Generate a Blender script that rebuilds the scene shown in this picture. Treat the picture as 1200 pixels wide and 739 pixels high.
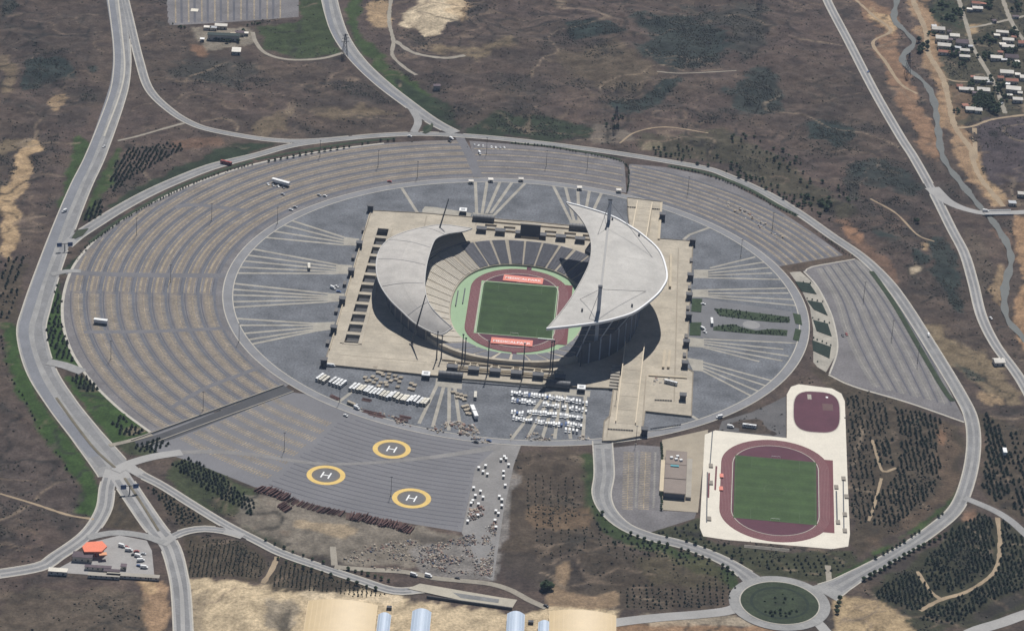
import bpy, bmesh, math, random
import numpy as np
from mathutils import Vector, Matrix
from mathutils.geometry import tessellate_polygon
random.seed(7); rng = np.random.default_rng(11)
for o in list(bpy.data.objects): bpy.data.objects.remove(o)
scn = bpy.context.scene
C = scn.collection
PI = math.pi

# ------------------------------------------------------------------ camera
F, TILT, ROLL, HGT = 3732.2, 0.471181, 0.06588, 1308.79
CAM = np.array([-3.444, -2598.02, HGT])
fw = np.array([0, math.cos(TILT), -math.sin(TILT)])
up0 = np.array([0, math.sin(TILT), math.cos(TILT)]); ri0 = np.array([1., 0, 0])
ri = math.cos(ROLL)*ri0 + math.sin(ROLL)*up0
up = -math.sin(ROLL)*ri0 + math.cos(ROLL)*up0
cd = bpy.data.cameras.new('camera'); cam = bpy.data.objects.new('camera', cd); C.objects.link(cam)
cd.sensor_fit = 'HORIZONTAL'; cd.sensor_width = 36; cd.lens = F/1200*36
cd.clip_start = 1; cd.clip_end = 60000
M = Matrix.Identity(4)
for i in range(3):
    M[i][0], M[i][1], M[i][2], M[i][3] = ri[i], up[i], -fw[i], CAM[i]
cam.matrix_world = M
scn.camera = cam
# ------------------------------------------------------------------ light
SUN_EL, SUN_AZ = math.radians(56), math.radians(6)      # azimuth measured from +Y towards +X
w = bpy.data.worlds.new('World'); scn.world = w; w.use_nodes = True
nt = w.node_tree; nt.nodes.clear()
sky = nt.nodes.new('ShaderNodeTexSky'); sky.sky_type = 'NISHITA'; sky.sun_disc = False
sky.air_density = .6; sky.dust_density = .1; sky.ozone_density = 1.5; sky.altitude = 300; sky.sun_elevation = SUN_EL; sky.sun_rotation = SUN_AZ
bg = nt.nodes.new('ShaderNodeBackground'); bg.inputs['Strength'].default_value = 0.05
wo = nt.nodes.new('ShaderNodeOutputWorld')
nt.links.new(sky.outputs[0], bg.inputs[0]); nt.links.new(bg.outputs[0], wo.inputs[0])
sl = bpy.data.lights.new('sun', 'SUN'); sl.energy = 5.0; sl.angle = math.radians(.5); sl.color = (1, .97, .93)
so = bpy.data.objects.new('sun', sl); C.objects.link(so)
sd = Vector((math.cos(SUN_EL)*math.sin(SUN_AZ), math.cos(SUN_EL)*math.cos(SUN_AZ), math.sin(SUN_EL)))
so.rotation_euler = sd.to_track_quat('Z', 'Y').to_euler(); so.location = (0, 0, 900)
scn.view_settings.view_transform = 'Standard'; scn.view_settings.look = 'None'
scn.view_settings.exposure = -0.08; scn.view_settings.gamma = 1

# ------------------------------------------------------------------ helpers
def P(px, py, z=0.0):
    """photo pixel (1200x739) -> point on the level plane z"""
    d = fw + (px-600)/F*ri - (py-369.5)/F*up
    t = (z-CAM[2])/d[2]
    return CAM + t*d
def PX(x, y, z):
    """world arrays -> photo pixels"""
    d = np.stack([x-CAM[0], y-CAM[1], z-CAM[2]], -1)
    zz = d @ fw
    return 600+F*(d @ ri)/zz, 369.5-F*(d @ up)/zz
def W2(pts, z=0.0): return [tuple(P(a, b, z)[:2]) for a, b in pts]
def inside(x, y, poly):
    x = np.asarray(x, float); y = np.asarray(y, float); r = np.zeros(x.shape, bool)
    n = len(poly)
    for i in range(n):
        x1, y1 = poly[i]; x2, y2 = poly[(i+1) % n]
        if y1 == y2: continue
        c = ((y1 > y) != (y2 > y)) & (x < (x2-x1)*(y-y1)/(y2-y1)+x1)
        r ^= c
    return r
def vnoise(x, y, s, seed):
    g = np.random.default_rng(seed).random((256, 256))
    u = np.asarray(x)/s+1000.3; v = np.asarray(y)/s+1000.7
    i = np.floor(u).astype(int); j = np.floor(v).astype(int); fu = u-i; fv = v-j
    fu = fu*fu*(3-2*fu); fv = fv*fv*(3-2*fv)
    a = g[i % 256, j % 256]; b = g[(i+1) % 256, j % 256]; c = g[i % 256, (j+1) % 256]; d = g[(i+1) % 256, (j+1) % 256]
    return (a*(1-fu)+b*fu)*(1-fv)+(c*(1-fu)+d*fu)*fv
def fbm(x, y, s, seed, n=4):
    t = 0; a = 1; k = 0
    for q in range(n):
        t = t+a*vnoise(x, y, s/2**q, seed+q); k += a; a *= .55
    return t/k
def smooth(pts, step=6.0):
    """Catmull-Rom through world points, resampled"""
    p = [np.array(q[:2], float) for q in pts]
    if len(p) == 2: q = [p[0], p[1]]
    else:
        q = []
        e = [2*p[0]-p[1]]+p+[2*p[-1]-p[-2]]
        for i in range(1, len(e)-2):
            n = max(2, int(np.linalg.norm(e[i+1]-e[i])/step))
            for k in range(n):
                t = k/n
                q.append(.5*((2*e[i])+(-e[i-1]+e[i+1])*t+(2*e[i-1]-5*e[i]+4*e[i+1]-e[i+2])*t*t+(-e[i-1]+3*e[i]-3*e[i+1]+e[i+2])*t**3))
        q.append(e[-2])
    return q
def resample(pts, n):
    p = np.array(pts, float); d = np.r_[0, np.cumsum(np.linalg.norm(np.diff(p, axis=0), axis=1))]
    s = np.linspace(0, d[-1], n)
    return np.stack([np.interp(s, d, p[:, k]) for k in range(p.shape[1])], -1)

MATS = {}
def mat(name, col, rough=.85, var=.12, scale=.05, col2=None, fine=.0, metal=0, spec=.3, objrand=0):
    """procedural material: base colour broken up by two noises in world space"""
    if name in MATS: return MATS[name]
    m = bpy.data.materials.new(name); m.use_nodes = True; MATS[name] = m
    n = m.node_tree.nodes; l = m.node_tree.links; b = n['Principled BSDF']
    b.inputs['Roughness'].default_value = rough; b.inputs['Metallic'].default_value = metal
    b.inputs['Specular IOR Level'].default_value = spec
    geo = n.new('ShaderNodeNewGeometry')
    t1 = n.new('ShaderNodeTexNoise'); t1.inputs['Scale'].default_value = scale; t1.inputs['Detail'].default_value = 6; t1.inputs['Roughness'].default_value = .65
    l.new(geo.outputs['Position'], t1.inputs['Vector'])
    ra = n.new('ShaderNodeValToRGB'); ra.color_ramp.elements[0].position = .3; ra.color_ramp.elements[1].position = .7
    c2 = col2 or tuple(min(1, c*(1+var)) for c in col); c1 = tuple(c*(1-var) for c in col)
    ra.color_ramp.elements[0].color = (*c1, 1); ra.color_ramp.elements[1].color = (*c2, 1)
    l.new(t1.outputs['Fac'], ra.inputs['Fac'])
    out = ra.outputs['Color']
    if fine:
        t2 = n.new('ShaderNodeTexNoise'); t2.inputs['Scale'].default_value = .55; t2.inputs['Detail'].default_value = 3
        l.new(geo.outputs['Position'], t2.inputs['Vector'])
        mr = n.new('ShaderNodeMapRange'); mr.inputs['From Min'].default_value = .3; mr.inputs['From Max'].default_value = .7
        mr.inputs['To Min'].default_value = 1-fine; mr.inputs['To Max'].default_value = 1+fine
        l.new(t2.outputs['Fac'], mr.inputs['Value'])
        mx = n.new('ShaderNodeVectorMath'); mx.operation = 'SCALE'
        l.new(out, mx.inputs[0]); l.new(mr.outputs[0], mx.inputs['Scale']); out = mx.outputs[0]
    if objrand:
        oi = n.new('ShaderNodeObjectInfo')
        mr = n.new('ShaderNodeMapRange'); mr.inputs['To Min'].default_value = 1-objrand; mr.inputs['To Max'].default_value = 1+objrand
        l.new(oi.outputs['Random'], mr.inputs['Value'])
        mx = n.new('ShaderNodeVectorMath'); mx.operation = 'SCALE'
        l.new(out, mx.inputs[0]); l.new(mr.outputs[0], mx.inputs['Scale']); out = mx.outputs[0]
    l.new(out, b.inputs['Base Color'])
    return m
def tag(o, label=None, cat=None, group=None, kind=None):
    if label: o['label'] = label
    if cat: o['category'] = cat
    if group: o['group'] = group
    if kind: o['kind'] = kind
    return o
def empty(name, loc=(0, 0, 0), rz=0):
    o = bpy.data.objects.new(name, None); C.objects.link(o); o.location = loc; o.rotation_euler = (0, 0, rz)
    o.empty_display_size = .5
    return o
def link(name, me, parent=None, loc=None, rz=None, sc=None):
    o = bpy.data.objects.new(name, me); C.objects.link(o)
    if parent: o.parent = parent
    if loc is not None: o.location = loc
    if rz is not None: o.rotation_euler = (0, 0, rz)
    if sc is not None: o.scale = sc if hasattr(sc, '__len__') else (sc, sc, sc)
    return o
class MB:
    """collects faces; build() links them as ONE mesh object"""
    def __init__(s): s.v = []; s.f = []; s.m = []; s.cm = 0
    def add(s, vs, fs):
        b = len(s.v); s.v += [tuple(map(float, q)) for q in vs]
        for f in fs: s.f.append([b+i for i in f]); s.m.append(s.cm)
        return s
    def box(s, cx, cy, z0, z1, sx, sy, rz=0, tx=1, ty=1):
        c, q = math.cos(rz), math.sin(rz); vs = []
        for z, kx, ky in ((z0, 1, 1), (z1, tx, ty)):
            for a, b in ((-1, -1), (1, -1), (1, 1), (-1, 1)):
                x, y = a*sx/2*kx, b*sy/2*ky
                vs.append((cx+x*c-y*q, cy+x*q+y*c, z))
        return s.add(vs, [(3, 2, 1, 0), (4, 5, 6, 7), (0, 1, 5, 4), (1, 2, 6, 5), (2, 3, 7, 6), (3, 0, 4, 7)])
    def beam(s, a, b, wd, ht):
        """box beam between two 3D points"""
        a = Vector(a); b = Vector(b); d = (b-a).normalized()
        sx = d.cross(Vector((0, 0, 1)))
        sx = Vector((1, 0, 0)) if sx.length < 1e-4 else sx.normalized()
        sz = sx.cross(d)
        vs = [p+sx*i*wd/2+sz*j*ht/2 for p in (a, b) for i, j in ((-1, -1), (1, -1), (1, 1), (-1, 1))]
        return s.add(vs, [(3, 2, 1, 0), (4, 5, 6, 7), (0, 1, 5, 4), (1, 2, 6, 5), (2, 3, 7, 6), (3, 0, 4, 7)])
    def cone(s, a, b, r0, r1, n=8):
        a = Vector(a); b = Vector(b); d = (b-a).normalized()
        u = d.orthogonal().normalized(); v = d.cross(u)
        vs = [p+(u*math.cos(2*PI*i/n)+v*math.sin(2*PI*i/n))*r for p, r in ((a, r0), (b, r1)) for i in range(n)]
        fs = [(i, (i+1) % n, n+(i+1) % n, n+i) for i in range(n)]+[tuple(range(n-1, -1, -1)), tuple(range(n, 2*n))]
        return s.add(vs, fs)
    def poly(s, outer, z, holes=()):
        loops = [[Vector((x, y, 0)) for x, y in outer]]+[[Vector((x, y, 0)) for x, y in h] for h in holes]
        fl = [(p.x, p.y, z) for lp in loops for p in lp]
        fs = []
        for t in tessellate_polygon(loops):
            a, b, c = (fl[i] for i in t)
            if (b[0]-a[0])*(c[1]-a[1])-(b[1]-a[1])*(c[0]-a[0]) < 0: t = (t[0], t[2], t[1])
            fs.append(tuple(t))
        return s.add(fl, fs)
    def skirt(s, lp, z0, z1):
        n = len(lp)
        return s.add([(x, y, z0) for x, y in lp]+[(x, y, z1) for x, y in lp], [(i, (i+1) % n, n+(i+1) % n, n+i) for i in range(n)])
    def ribbon(s, pts, wd, z, closed=False):
        n = len(pts); L = []
        for i in range(n):
            a = pts[i-1] if (i > 0 or closed) else pts[i]; b = pts[(i+1) % n] if (i < n-1 or closed) else pts[i]
            d = np.array(b[:2])-np.array(a[:2]); d = d/(np.linalg.norm(d)+1e-9); nn = np.array([-d[1], d[0]])
            ww = wd[i] if hasattr(wd, '__len__') else wd
            p = np.array(pts[i][:2]); L.append((p+nn*ww/2, p-nn*ww/2))
        vs = [(*q, z) for a, b in L for q in (a, b)]
        m = n if closed else n-1
        return s.add(vs, [(2*i, 2*i+1, (2*((i+1) % n))+1, 2*((i+1) % n)) for i in range(m)])
    def mesh(s, name, mats):
        me = bpy.data.meshes.new(name); me.from_pydata(s.v, [], s.f)
        for m in (mats if isinstance(mats, (list, tuple)) else [mats]): me.materials.append(m)
        me.polygons.foreach_set('material_index', s.m)
        me.update(); return me
    def build(s, name, mats, parent=None, **k):
        return link(name, s.mesh(name, mats), parent, **k)
def npmesh(name, v, f, mats, mi=None):
    """v (n,3), f (m,k) arrays -> mesh"""
    me = bpy.data.meshes.new(name); m, k = f.shape
    me.vertices.add(len(v)); me.vertices.foreach_set('co', np.asarray(v, np.float32).ravel())
    me.loops.add(m*k); me.loops.foreach_set('vertex_index', f.astype(np.int32).ravel())
    me.polygons.add(m); me.polygons.foreach_set('loop_start', np.arange(0, m*k, k, dtype=np.int32))
    for q in (mats if isinstance(mats, (list, tuple)) else [mats]): me.materials.append(q)
    if mi is not None: me.polygons.foreach_set('material_index', mi.astype(np.int32))
    me.update(); me.validate(); return me

# ------------------------------------------------------------------ materials
ROAD = mat('road_concrete', (.285, .28, .27), .9, .2, .05, fine=.1)
LANE = mat('worn_lane', (.215, .213, .212), .9, .22, .06, fine=.12)
ROADP = mat('pale_road', (.35, .34, .325), .9, .14, .03, fine=.06)
KERB = mat('kerb_stone', (.47, .44, .38), .9, .12, .2)
LOTM = mat('parking_asphalt', (.170, .160, .160), .9, .24, .04, fine=.2)
LOTH = mat('heliport_asphalt', (.180, .177, .184), .9, .10, .02, fine=.07)
RINGM = mat('ring_asphalt', (.136, .142, .153), .9, .36, .04, fine=.28)
DARKA = mat('dark_asphalt', (.075, .075, .078), .9, .15, .05, fine=.1)
TICK = mat('stall_paint', (.285, .236, .168), .9, .35, .08, fine=.3)
BAND = mat('brown_band', (.200, .175, .153), .95, .15, .05, fine=.2)
BLUEBAND = mat('blue_band', (.130, .135, .152), .95, .18, .05, fine=.15)
SEAM = mat('row_seam', (.105, .105, .118), .9, .2, .05)
DUST = mat('dusty_asphalt', (.235, .225, .215), .95, .18, .05, fine=.1)
BEIGE = mat('podium_paving', (.43, .38, .30), .9, .2, .05, fine=.09)
STRIPB = mat('paver_strip', (.35, .325, .275), .9, .22, .08, fine=.1)
TANM = mat('dirt_track', (.33, .255, .17), .95, .2, .06, fine=.1)
PALE = mat('pale_dirt_track', (.30, .27, .22), .95, .2, .06, fine=.1)
CONC = mat('concrete', (.36, .33, .28), .9, .12, .08, fine=.05)
WHITEC = mat('pale_sports_paving', (.70, .65, .55), .9, .08, .06, fine=.05)
ROOFM = mat('roof_membrane', (.465, .445, .41), .7, .16, .045, fine=.06, objrand=.03)
ROOFE = mat('roof_sheet', (.45, .425, .39), .75, .15, .07, fine=.06, objrand=.04)
RIM = mat('white_rim', (.85, .85, .84), .5, .03, .1)
STEEL = mat('dark_steel', (.06, .065, .075), .6, .2, .2)
PYL = mat('grey_steel', (.40, .43, .48), .55, .15, .1)
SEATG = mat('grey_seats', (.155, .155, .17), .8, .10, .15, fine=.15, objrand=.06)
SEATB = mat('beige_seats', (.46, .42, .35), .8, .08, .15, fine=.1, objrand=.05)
GRASS = mat('pitch_grass', (.035, .064, .020), .9, .25, .06, fine=.16)
APRON = mat('green_apron', (.30, .42, .26), .85, .06, .1)
TRACK = mat('maroon_track', (.16, .058, .062), .85, .10, .08, fine=.06)
TRACKD = mat('maroon_track_dark', (.10, .035, .050), .85, .15, .05, fine=.06)
WHITE = mat('white_paint', (.82, .82, .80), .6, .05, .3)
YEL = mat('yellow_paint', (.70, .49, .16), .8, .10, .12, fine=.06)
DARK = mat('dark_opening', (.025, .028, .035), .6, .2, .2)
GLASS = mat('dark_glass', (.03, .045, .06), .15, .1, .3, spec=.6)
GLASSB = mat('blue_black_glass', (.045, .065, .11), .35, .1, .3, spec=.5)
BANNER = mat('banner_red', (.72, .25, .19), .8, .07, .2)
RUST = mat('rusty_steel', (.115, .062, .053), .85, .3, .3, objrand=.3)
TIMBER = mat('timber', (.40, .345, .265), .9, .15, .3, objrand=.2)
VANW = mat('white_vehicle', (.80, .80, .78), .45, .04, .3, objrand=.12)
TYRE = mat('tyre', (.02, .02, .02), .9, .1, 1)
REDP = mat('red_paint', (.35, .06, .05), .5, .1, .3)
BLUEP = mat('blue_paint', (.06, .12, .28), .5, .1, .3)
SILV = mat('silver_paint', (.45, .46, .47), .4, .1, .3)
ORANGE = mat('orange_canopy', (.80, .22, .12), .7, .06, .2)
SHEDT = mat('tan_metal_roof', (.62, .47, .26), .38, .05, .1, metal=.0, spec=.8)
SHEDB = mat('blue_metal_roof', (.50, .58, .68), .35, .06, .1, spec=.7)
WALLW = mat('plaster', (.62, .58, .50), .9, .1, .2, objrand=.2)
ROOFR = mat('red_tile', (.30, .14, .10), .9, .2, .3, objrand=.2)
ROOFW = mat('pale_sheet_roof', (.66, .62, .55), .7, .15, .2, objrand=.15)
ROOFD = mat('dark_sheet_roof', (.12, .09, .10), .8, .2, .3, objrand=.2)
LEAF = mat('conifer_needles', (.036, .050, .028), .9, .5, .16, objrand=.3)
LEAF2 = mat('broad_leaves', (.038, .058, .023), .9, .5, .16)
SCRUBM = mat('scrub_leaves', (.052, .050, .036), .95, .45, .05)
BARK = mat('bark', (.09, .065, .045), .95, .2, 1)
WATER = mat('stream_water', (.10, .105, .095), .5, .15, .05, spec=.25)
RUBM = [mat('rubble_a', (.40, .34, .27), .95, .2, .3), mat('rubble_b', (.16, .15, .14), .95, .2, .3),
        mat('rubble_c', (.06, .08, .13), .9, .2, .3), mat('rubble_d', (.26, .17, .14), .95, .2, .3), mat('rubble_e', (.45, .43, .40), .9, .1, .3)]
# ------------------------------------------------------------------ layout traced from the photograph (pixels on the ground plane)
ROADS = [  # name, label, pixels, width m, material, kerb
 ('road', 'dual_main', [(133, -25), (139, 20), (143, 55), (143, 83), (137, 115), (113, 180), (95, 218), (77, 262), (57, 316), (43, 360), (37, 390), (48, 433), (72, 472), (100, 508), (130, 545), (137, 556)], [17, 17, 17, 17, 17, 19, 20, 21, 22, 24, 25, 25, 25, 26, 30, 30], ROAD, 1),
 ('road', 'west_branch', [(132, 550), (126, 570), (121, 598), (102, 626), (66, 652), (45, 664), (-20, 675)], 12, ROADP, 1),
 ('road', 'east_branch', [(137, 552), (158, 584), (180, 616), (199, 640), (209, 674), (213, 705), (216, 770)], [17, 17, 17, 15, 14, 14, 14], ROADP, 1),
 ('road', 'ramp', [(145, -5), (151, 20), (163, 70), (175, 105), (200, 130), (225, 145), (250, 153), (300, 162), (340, 165.5), (375, 164.5), (410, 161.5)], 8, ROAD, 1),
 ('road', 'loop', [(77, 288), (90, 277), (105, 267), (140, 245), (175, 226), (213, 209), (250, 195), (300, 182), (345, 170), (400, 163), (450, 158.5), (500, 157), (550, 159.6), (600, 164), (675, 173), (725, 180), (775, 188), (825, 197), (850, 205), (900, 228), (938, 251), (975, 277), (1010, 301), (1038, 328), (1060, 357), (1095, 412), (1125, 462), (1138, 490), (1141, 522), (1135, 560), (1120, 596), (1088, 624), (1050, 649), (1013, 669), (985, 685), (965, 695)], [12]*7+[8.5]*12+[10]*4+[11]*10+[13, 18, 26], ROAD, 1),
 ('road', 'north', [(383, -25), (386, 0), (395, 32), (407, 55), (425, 77), (450, 100), (480, 123), (508, 143), (533, 156)], [17, 17, 17, 16, 15, 15, 14, 14, 13], ROAD, 1),
 ('road', 'slip', [(483, 128), (490, 142), (485, 155)], 8, ROAD, 0),
 ('road', 'compound', [(296, 38), (300, 50), (312, 63), (338, 70), (375, 69), (403, 62)], 4.5, PALE, 0),
 ('road', 'highway', [(962, -25), (969, 0), (995, 50), (1025, 108), (1055, 160), (1071, 185), (1095, 228), (1115, 268), (1130, 297), (1140, 330), (1150, 370), (1166, 403), (1188, 433), (1202, 455), (1225, 500)], 9, ROADP, 1),
 ('road', 'bridge_road', [(1092, 220), (1112, 237), (1138, 247), (1165, 250), (1230, 247)], [16, 12, 9, 9, 9], ROADP, 0),
 ('road', 'south_link', [(706, 517), (708, 555), (705, 579), (713, 599), (733, 617), (763, 629), (800, 638), (838, 652), (866, 667), (885, 682), (895, 692)], [16, 16, 15, 13, 11, 11, 11, 11, 12, 18, 24], ROAD, 1),
 ('road', 'west_exit', [(875, 702), (858, 714), (825, 719), (775, 723), (730, 728), (690, 735)], 11, ROADP, 0),
 ('road', 'south_exit', [(945, 722), (957, 728), (968, 740), (985, 760)], 9, ROADP, 0),
 ('road', 'east_exit', [(1130, 583), (1163, 597), (1183, 609), (1200, 624), (1230, 652)], 7.5, ROAD, 0),
 ('road', 'corner', [(1110, 760), (1138, 741), (1175, 729), (1200, 720), (1240, 708)], 11, ROADP, 0),
 ('road', 'tree_road', [(150, 546), (165, 556), (190, 569), (225, 591), (263, 614), (300, 633), (330, 648), (375, 664), (420, 679), (462, 692), (500, 690)], [11, 9, 8, 8, 8, 8, 8, 8, 8, 9, 9], ROADP, 1),
 ('road', 'junction_link', [(190, 638), (204, 628), (220, 622), (240, 619.5), (263, 622), (285, 628)], 8, ROADP, 1),
 ('road', 'yard_link', [(103, 630), (120, 626), (140, 624), (170, 628), (193, 636)], 8, ROAD, 0),
 ('road', 'lot_entrance', [(135, 552), (152, 543), (180, 535), (213, 530)], 10, ROADP, 0),
 ('road', 'yard_track', [(392, 664), (425, 667), (475, 670), (508, 677), (538, 680), (575, 684), (600, 692), (618, 702), (640, 712)], 6, PALE, 0),
 ('road', 'lot_gate', [(56, 424), (75, 428), (97, 436)], 11, ROAD, 0),
 ('road', 'lot_gate', [(60, 322), (78, 318), (95, 318)], 7, ROAD, 0),
 ('road', 'ramp_mouth', [(128, 522), (150, 517), (178, 509)], 5, PALE, 0),
]
TRACKS = [  # dirt tracks: pixels, width, material
 ([(1069, -20), (1070, 0), (1085, 37), (1088, 62), (1105, 92), (1113, 125), (1120, 150), (1138, 175), (1141, 190), (1150, 210), (1176, 242)], 6, TANM),
 ([(1003, 0), (1025, 20), (1044, 36), (1023, 50), (1038, 73), (1055, 98), (1075, 110)], 3.5, TANM),
 ([(1119, -15), (1133, 30), (1140, 55), (1150, 72), (1166, 100), (1178, 133)], 4.5, PALE),
 ([(1121, 150), (1140, 148), (1163, 140), (1205, 134)], 3.5, TANM),
 ([(1172, -10), (1185, 25), (1203, 52)], 5, PALE), ([(1132, 33), (1152, 30), (1205, 18)], 4, PALE),
 ([(1142, 150), (1143, 186)], 5, TANM), ([(1106, 91), (1118, 95), (1134, 96)], 3, TANM),
 ([(1169, 606), (1172, 637), (1168, 664), (1155, 679), (1130, 694), (1103, 702), (1078, 715)], 3.5, TANM),
 ([(1075, 669), (1090, 692), (1103, 702)], 3, TANM), ([(970, 662), (972, 684)], 4, PALE),
 ([(458, 0), (456, 25), (461, 48), (460, 65), (475, 80), (488, 88)], 4, PALE), ([(463, 48), (485, 62), (520, 68), (545, 65)], 5, PALE),
 ([(0, 578), (40, 590), (80, 603), (110, 608)], 2.5, TANM), ([(138, 165), (160, 160), (195, 150), (217, 144)], 3, PALE),
 ([(325, 652), (318, 668), (308, 683)], 4, TANM), ([(392, 662), (390, 640)], 5, PALE),
 ([(770, 84), (800, 86), (863, 83)], 2, PALE), ([(726, 168), (745, 155), (780, 149), (830, 156)], 2, TANM),
 ([(1020, 233), (1050, 250), (1075, 275), (1095, 283)], 2, TANM), ([(1022, 515), (1028, 535), (1035, 552), (1050, 548)], 2.5, TANM),
 ([(1018, 610), (1025, 590), (1033, 560)], 2.5, TANM),
]
STREAM = [(1053, -30), (1051, 0), (1048, 22), (1063, 38), (1071, 50), (1058, 66), (1065, 80), (1085, 98), (1095, 120), (1100, 155), (1106, 185), (1125, 212), (1150, 243), (1165, 260), (1180, 285), (1185, 305), (1178, 335), (1179, 368), (1195, 390), (1225, 420)]
LOT_A = [(544, 164), (500, 165), (450, 168), (400, 174), (350, 182), (300, 192), (250, 207), (200, 227), (160, 247), (125, 270), (103, 290), (86, 312), (77, 335), (73, 360), (75, 385), (83, 410), (96, 432), (110, 450), (130, 470), (150, 487), (176, 506), (330, 457), (345, 445), (292, 390), (280, 345), (293, 305), (340, 268), (400, 240), (470, 224), (540, 216), (558, 206)]
LOT_B = [(340, 459), (330, 457), (176, 507), (180, 528), (200, 533), (225, 541), (300, 571), (352, 587), (420, 603), (541, 623), (557, 548), (592, 515), (500, 490), (420, 470)]
LOT_YARD = [(557, 548), (541, 624), (552, 640), (560, 672), (578, 680), (584, 640), (590, 600), (602, 545), (612, 518), (585, 512)]
LOT_C = [(550, 165), (600, 169), (650, 174), (700, 182), (732, 190), (734, 226), (560, 208)]
LOT_D = [(737, 192), (780, 196), (820, 204), (850, 212), (900, 238), (950, 271), (978, 291), (988, 299), (908, 313), (890, 300), (735, 228)]
LOT_E = [(941, 318), (950, 312), (1002, 303), (1018, 311), (1040, 338), (1068, 378), (1093, 420), (1112, 455), (1120, 472), (1132, 494), (1064, 471), (1000, 452), (971, 438), (979, 415), (980, 398), (973, 368), (957, 336)]
LOT_TOP = [(194, -30), (195, 0), (197, 30), (240, 28), (300, 24), (350, 20), (350, -30)]
LOT_S = [(719, 524), (748, 521), (777, 523), (777, 598), (816, 600), (814, 607), (760, 624), (744, 618), (727, 608), (717, 594), (714, 575), (716, 545)]
PODIUM = [(435, 248), (495, 251), (554, 256), (620, 261), (690, 268), (738, 272), (736, 252), (735, 233), (776, 238), (772, 281), (812, 284), (809, 340), (804, 432), (812, 437), (810, 489), (756, 483), (752, 512), (720, 517.5), (706, 518), (708, 495), (715, 488), (719, 456.5), (640, 453), (510, 441.5), (380, 428)]
podw = W2(PODIUM, 0)
R_RING = 263.0
circle = lambda r, n=160: [(r*math.cos(2*PI*i/n), r*math.sin(2*PI*i/n)) for i in range(n)]
TRAIN = [(826, 509), (838, 504), (922, 513), (922, 462), (927, 453), (936, 450), (975, 455), (986, 461), (990, 470), (993, 555), (996, 625), (994, 640), (975, 643), (850, 632), (824, 628), (820, 618)]

# ------------------------------------------------------------------ ground: one sheet, real relief, soil and grass as vertex colour
G = 2.6; X0, X1, Y0, Y1 = -740, 740, -780, 1060
nx, ny = int((X1-X0)/G)+1, int((Y1-Y0)/G)+1
gx, gy = np.meshgrid(np.linspace(X0, X1, nx), np.linspace(Y0, Y1, ny), indexing='ij')
flat = np.zeros((nx, ny))
dx = (X1-X0)/(nx-1); dy = (Y1-Y0)/(ny-1)
def stamp(arr, pts, r, val=1.0):
    for x, y in pts:
        i0, i1 = int((x-r-X0)/dx), int((x+r-X0)/dx)+2; j0, j1 = int((y-r-Y0)/dy), int((y+r-Y0)/dy)+2
        i0, j0 = max(i0, 0), max(j0, 0)
        if i1 <= 0 or j1 <= 0 or i0 >= nx or j0 >= ny: continue
        s = arr[i0:i1, j0:j1]; s[np.hypot(gx[i0:i1, j0:j1]-x, gy[i0:i1, j0:j1]-y) < r] = val
ROADW = []
for nm, key, px, wd, m, kb in ROADS:
    pts = smooth(W2(px)); n = len(pts)
    if hasattr(wd, '__len__'):
        d = [0]
        for a, b in zip(W2(px)[:-1], W2(px)[1:]): d.append(d[-1]+math.dist(a, b))
        dd = np.r_[0, np.cumsum([math.dist(a, b) for a, b in zip(pts[:-1], pts[1:])])]
        ws = np.interp(dd/dd[-1], np.array(d)/d[-1], wd)
    else: ws = np.full(n, float(wd))
    ROADW.append((nm, key, pts, ws, m, kb))
    stamp(flat, pts, max(ws)/2+5)
TRKW = [(smooth(W2(p), 4), wd, m) for p, wd, m in TRACKS]
for pts, wd, m in TRKW: stamp(flat, pts, wd/2+3)
STRW = smooth(W2(STREAM), 4)
stamp(flat, STRW, 8)
flat[np.hypot(gx, gy) < R_RING+14] = 1
for lot in (LOT_A, LOT_B, LOT_YARD, LOT_C, LOT_D, LOT_E, LOT_TOP, LOT_S, TRAIN): flat[inside(gx, gy, W2(lot))] = 1
ISL = P(913.5, 706.5)
flat[np.hypot(gx-ISL[0], gy-ISL[1]) < 50] = 1
for blk in ([(50, 620), (200, 620), (215, 690), (50, 690)], [(340, 560), (610, 560), (640, 720), (480, 720), (340, 640)], [(340, 690), (740, 690), (740, 800), (340, 800)],
            [(760, 490), (830, 490), (830, 620), (760, 620)], [(220, 25), (300, 25), (300, 72), (220, 72)], [(905, 318), (960, 300), (1000, 430), (960, 445)]):
    flat[inside(gx, gy, W2(blk))] = 1
d = flat.copy()
for k in range(16):
    e = d-1/16
    for ax in (0, 1):
        for s in (1, -1): e = np.maximum(e, np.roll(d, s, ax)-1/16)
    d = np.maximum(d, e)
fac = 1-np.clip(d, 0, 1); fac = fac*fac*(3-2*fac)
edge = np.minimum.reduce([gx-X0, X1-gx, gy-Y0, Y1-gy]); fac = fac*np.clip(edge/60, 0, 1)
gz = fac*((fbm(gx, gy, 95, 3, 5)-.42)*16+(fbm(gx, gy, 22, 9, 3)-.5)*5.0)
carve = np.zeros((nx, ny)); stamp(carve, STRW, 4.6, 1.0)
gz = np.where(carve > 0, -1.6, gz)
def GZ(x, y):
    i = int(np.clip((x-X0)/dx, 0, nx-2)); j = int(np.clip((y-Y0)/dy, 0, ny-2)); u = (x-X0)/dx-i; v = (y-Y0)/dy-j
    return float((gz[i, j]*(1-u)+gz[i+1, j]*u)*(1-v)+(gz[i, j+1]*(1-u)+gz[i+1, j+1]*u)*v)
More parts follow.
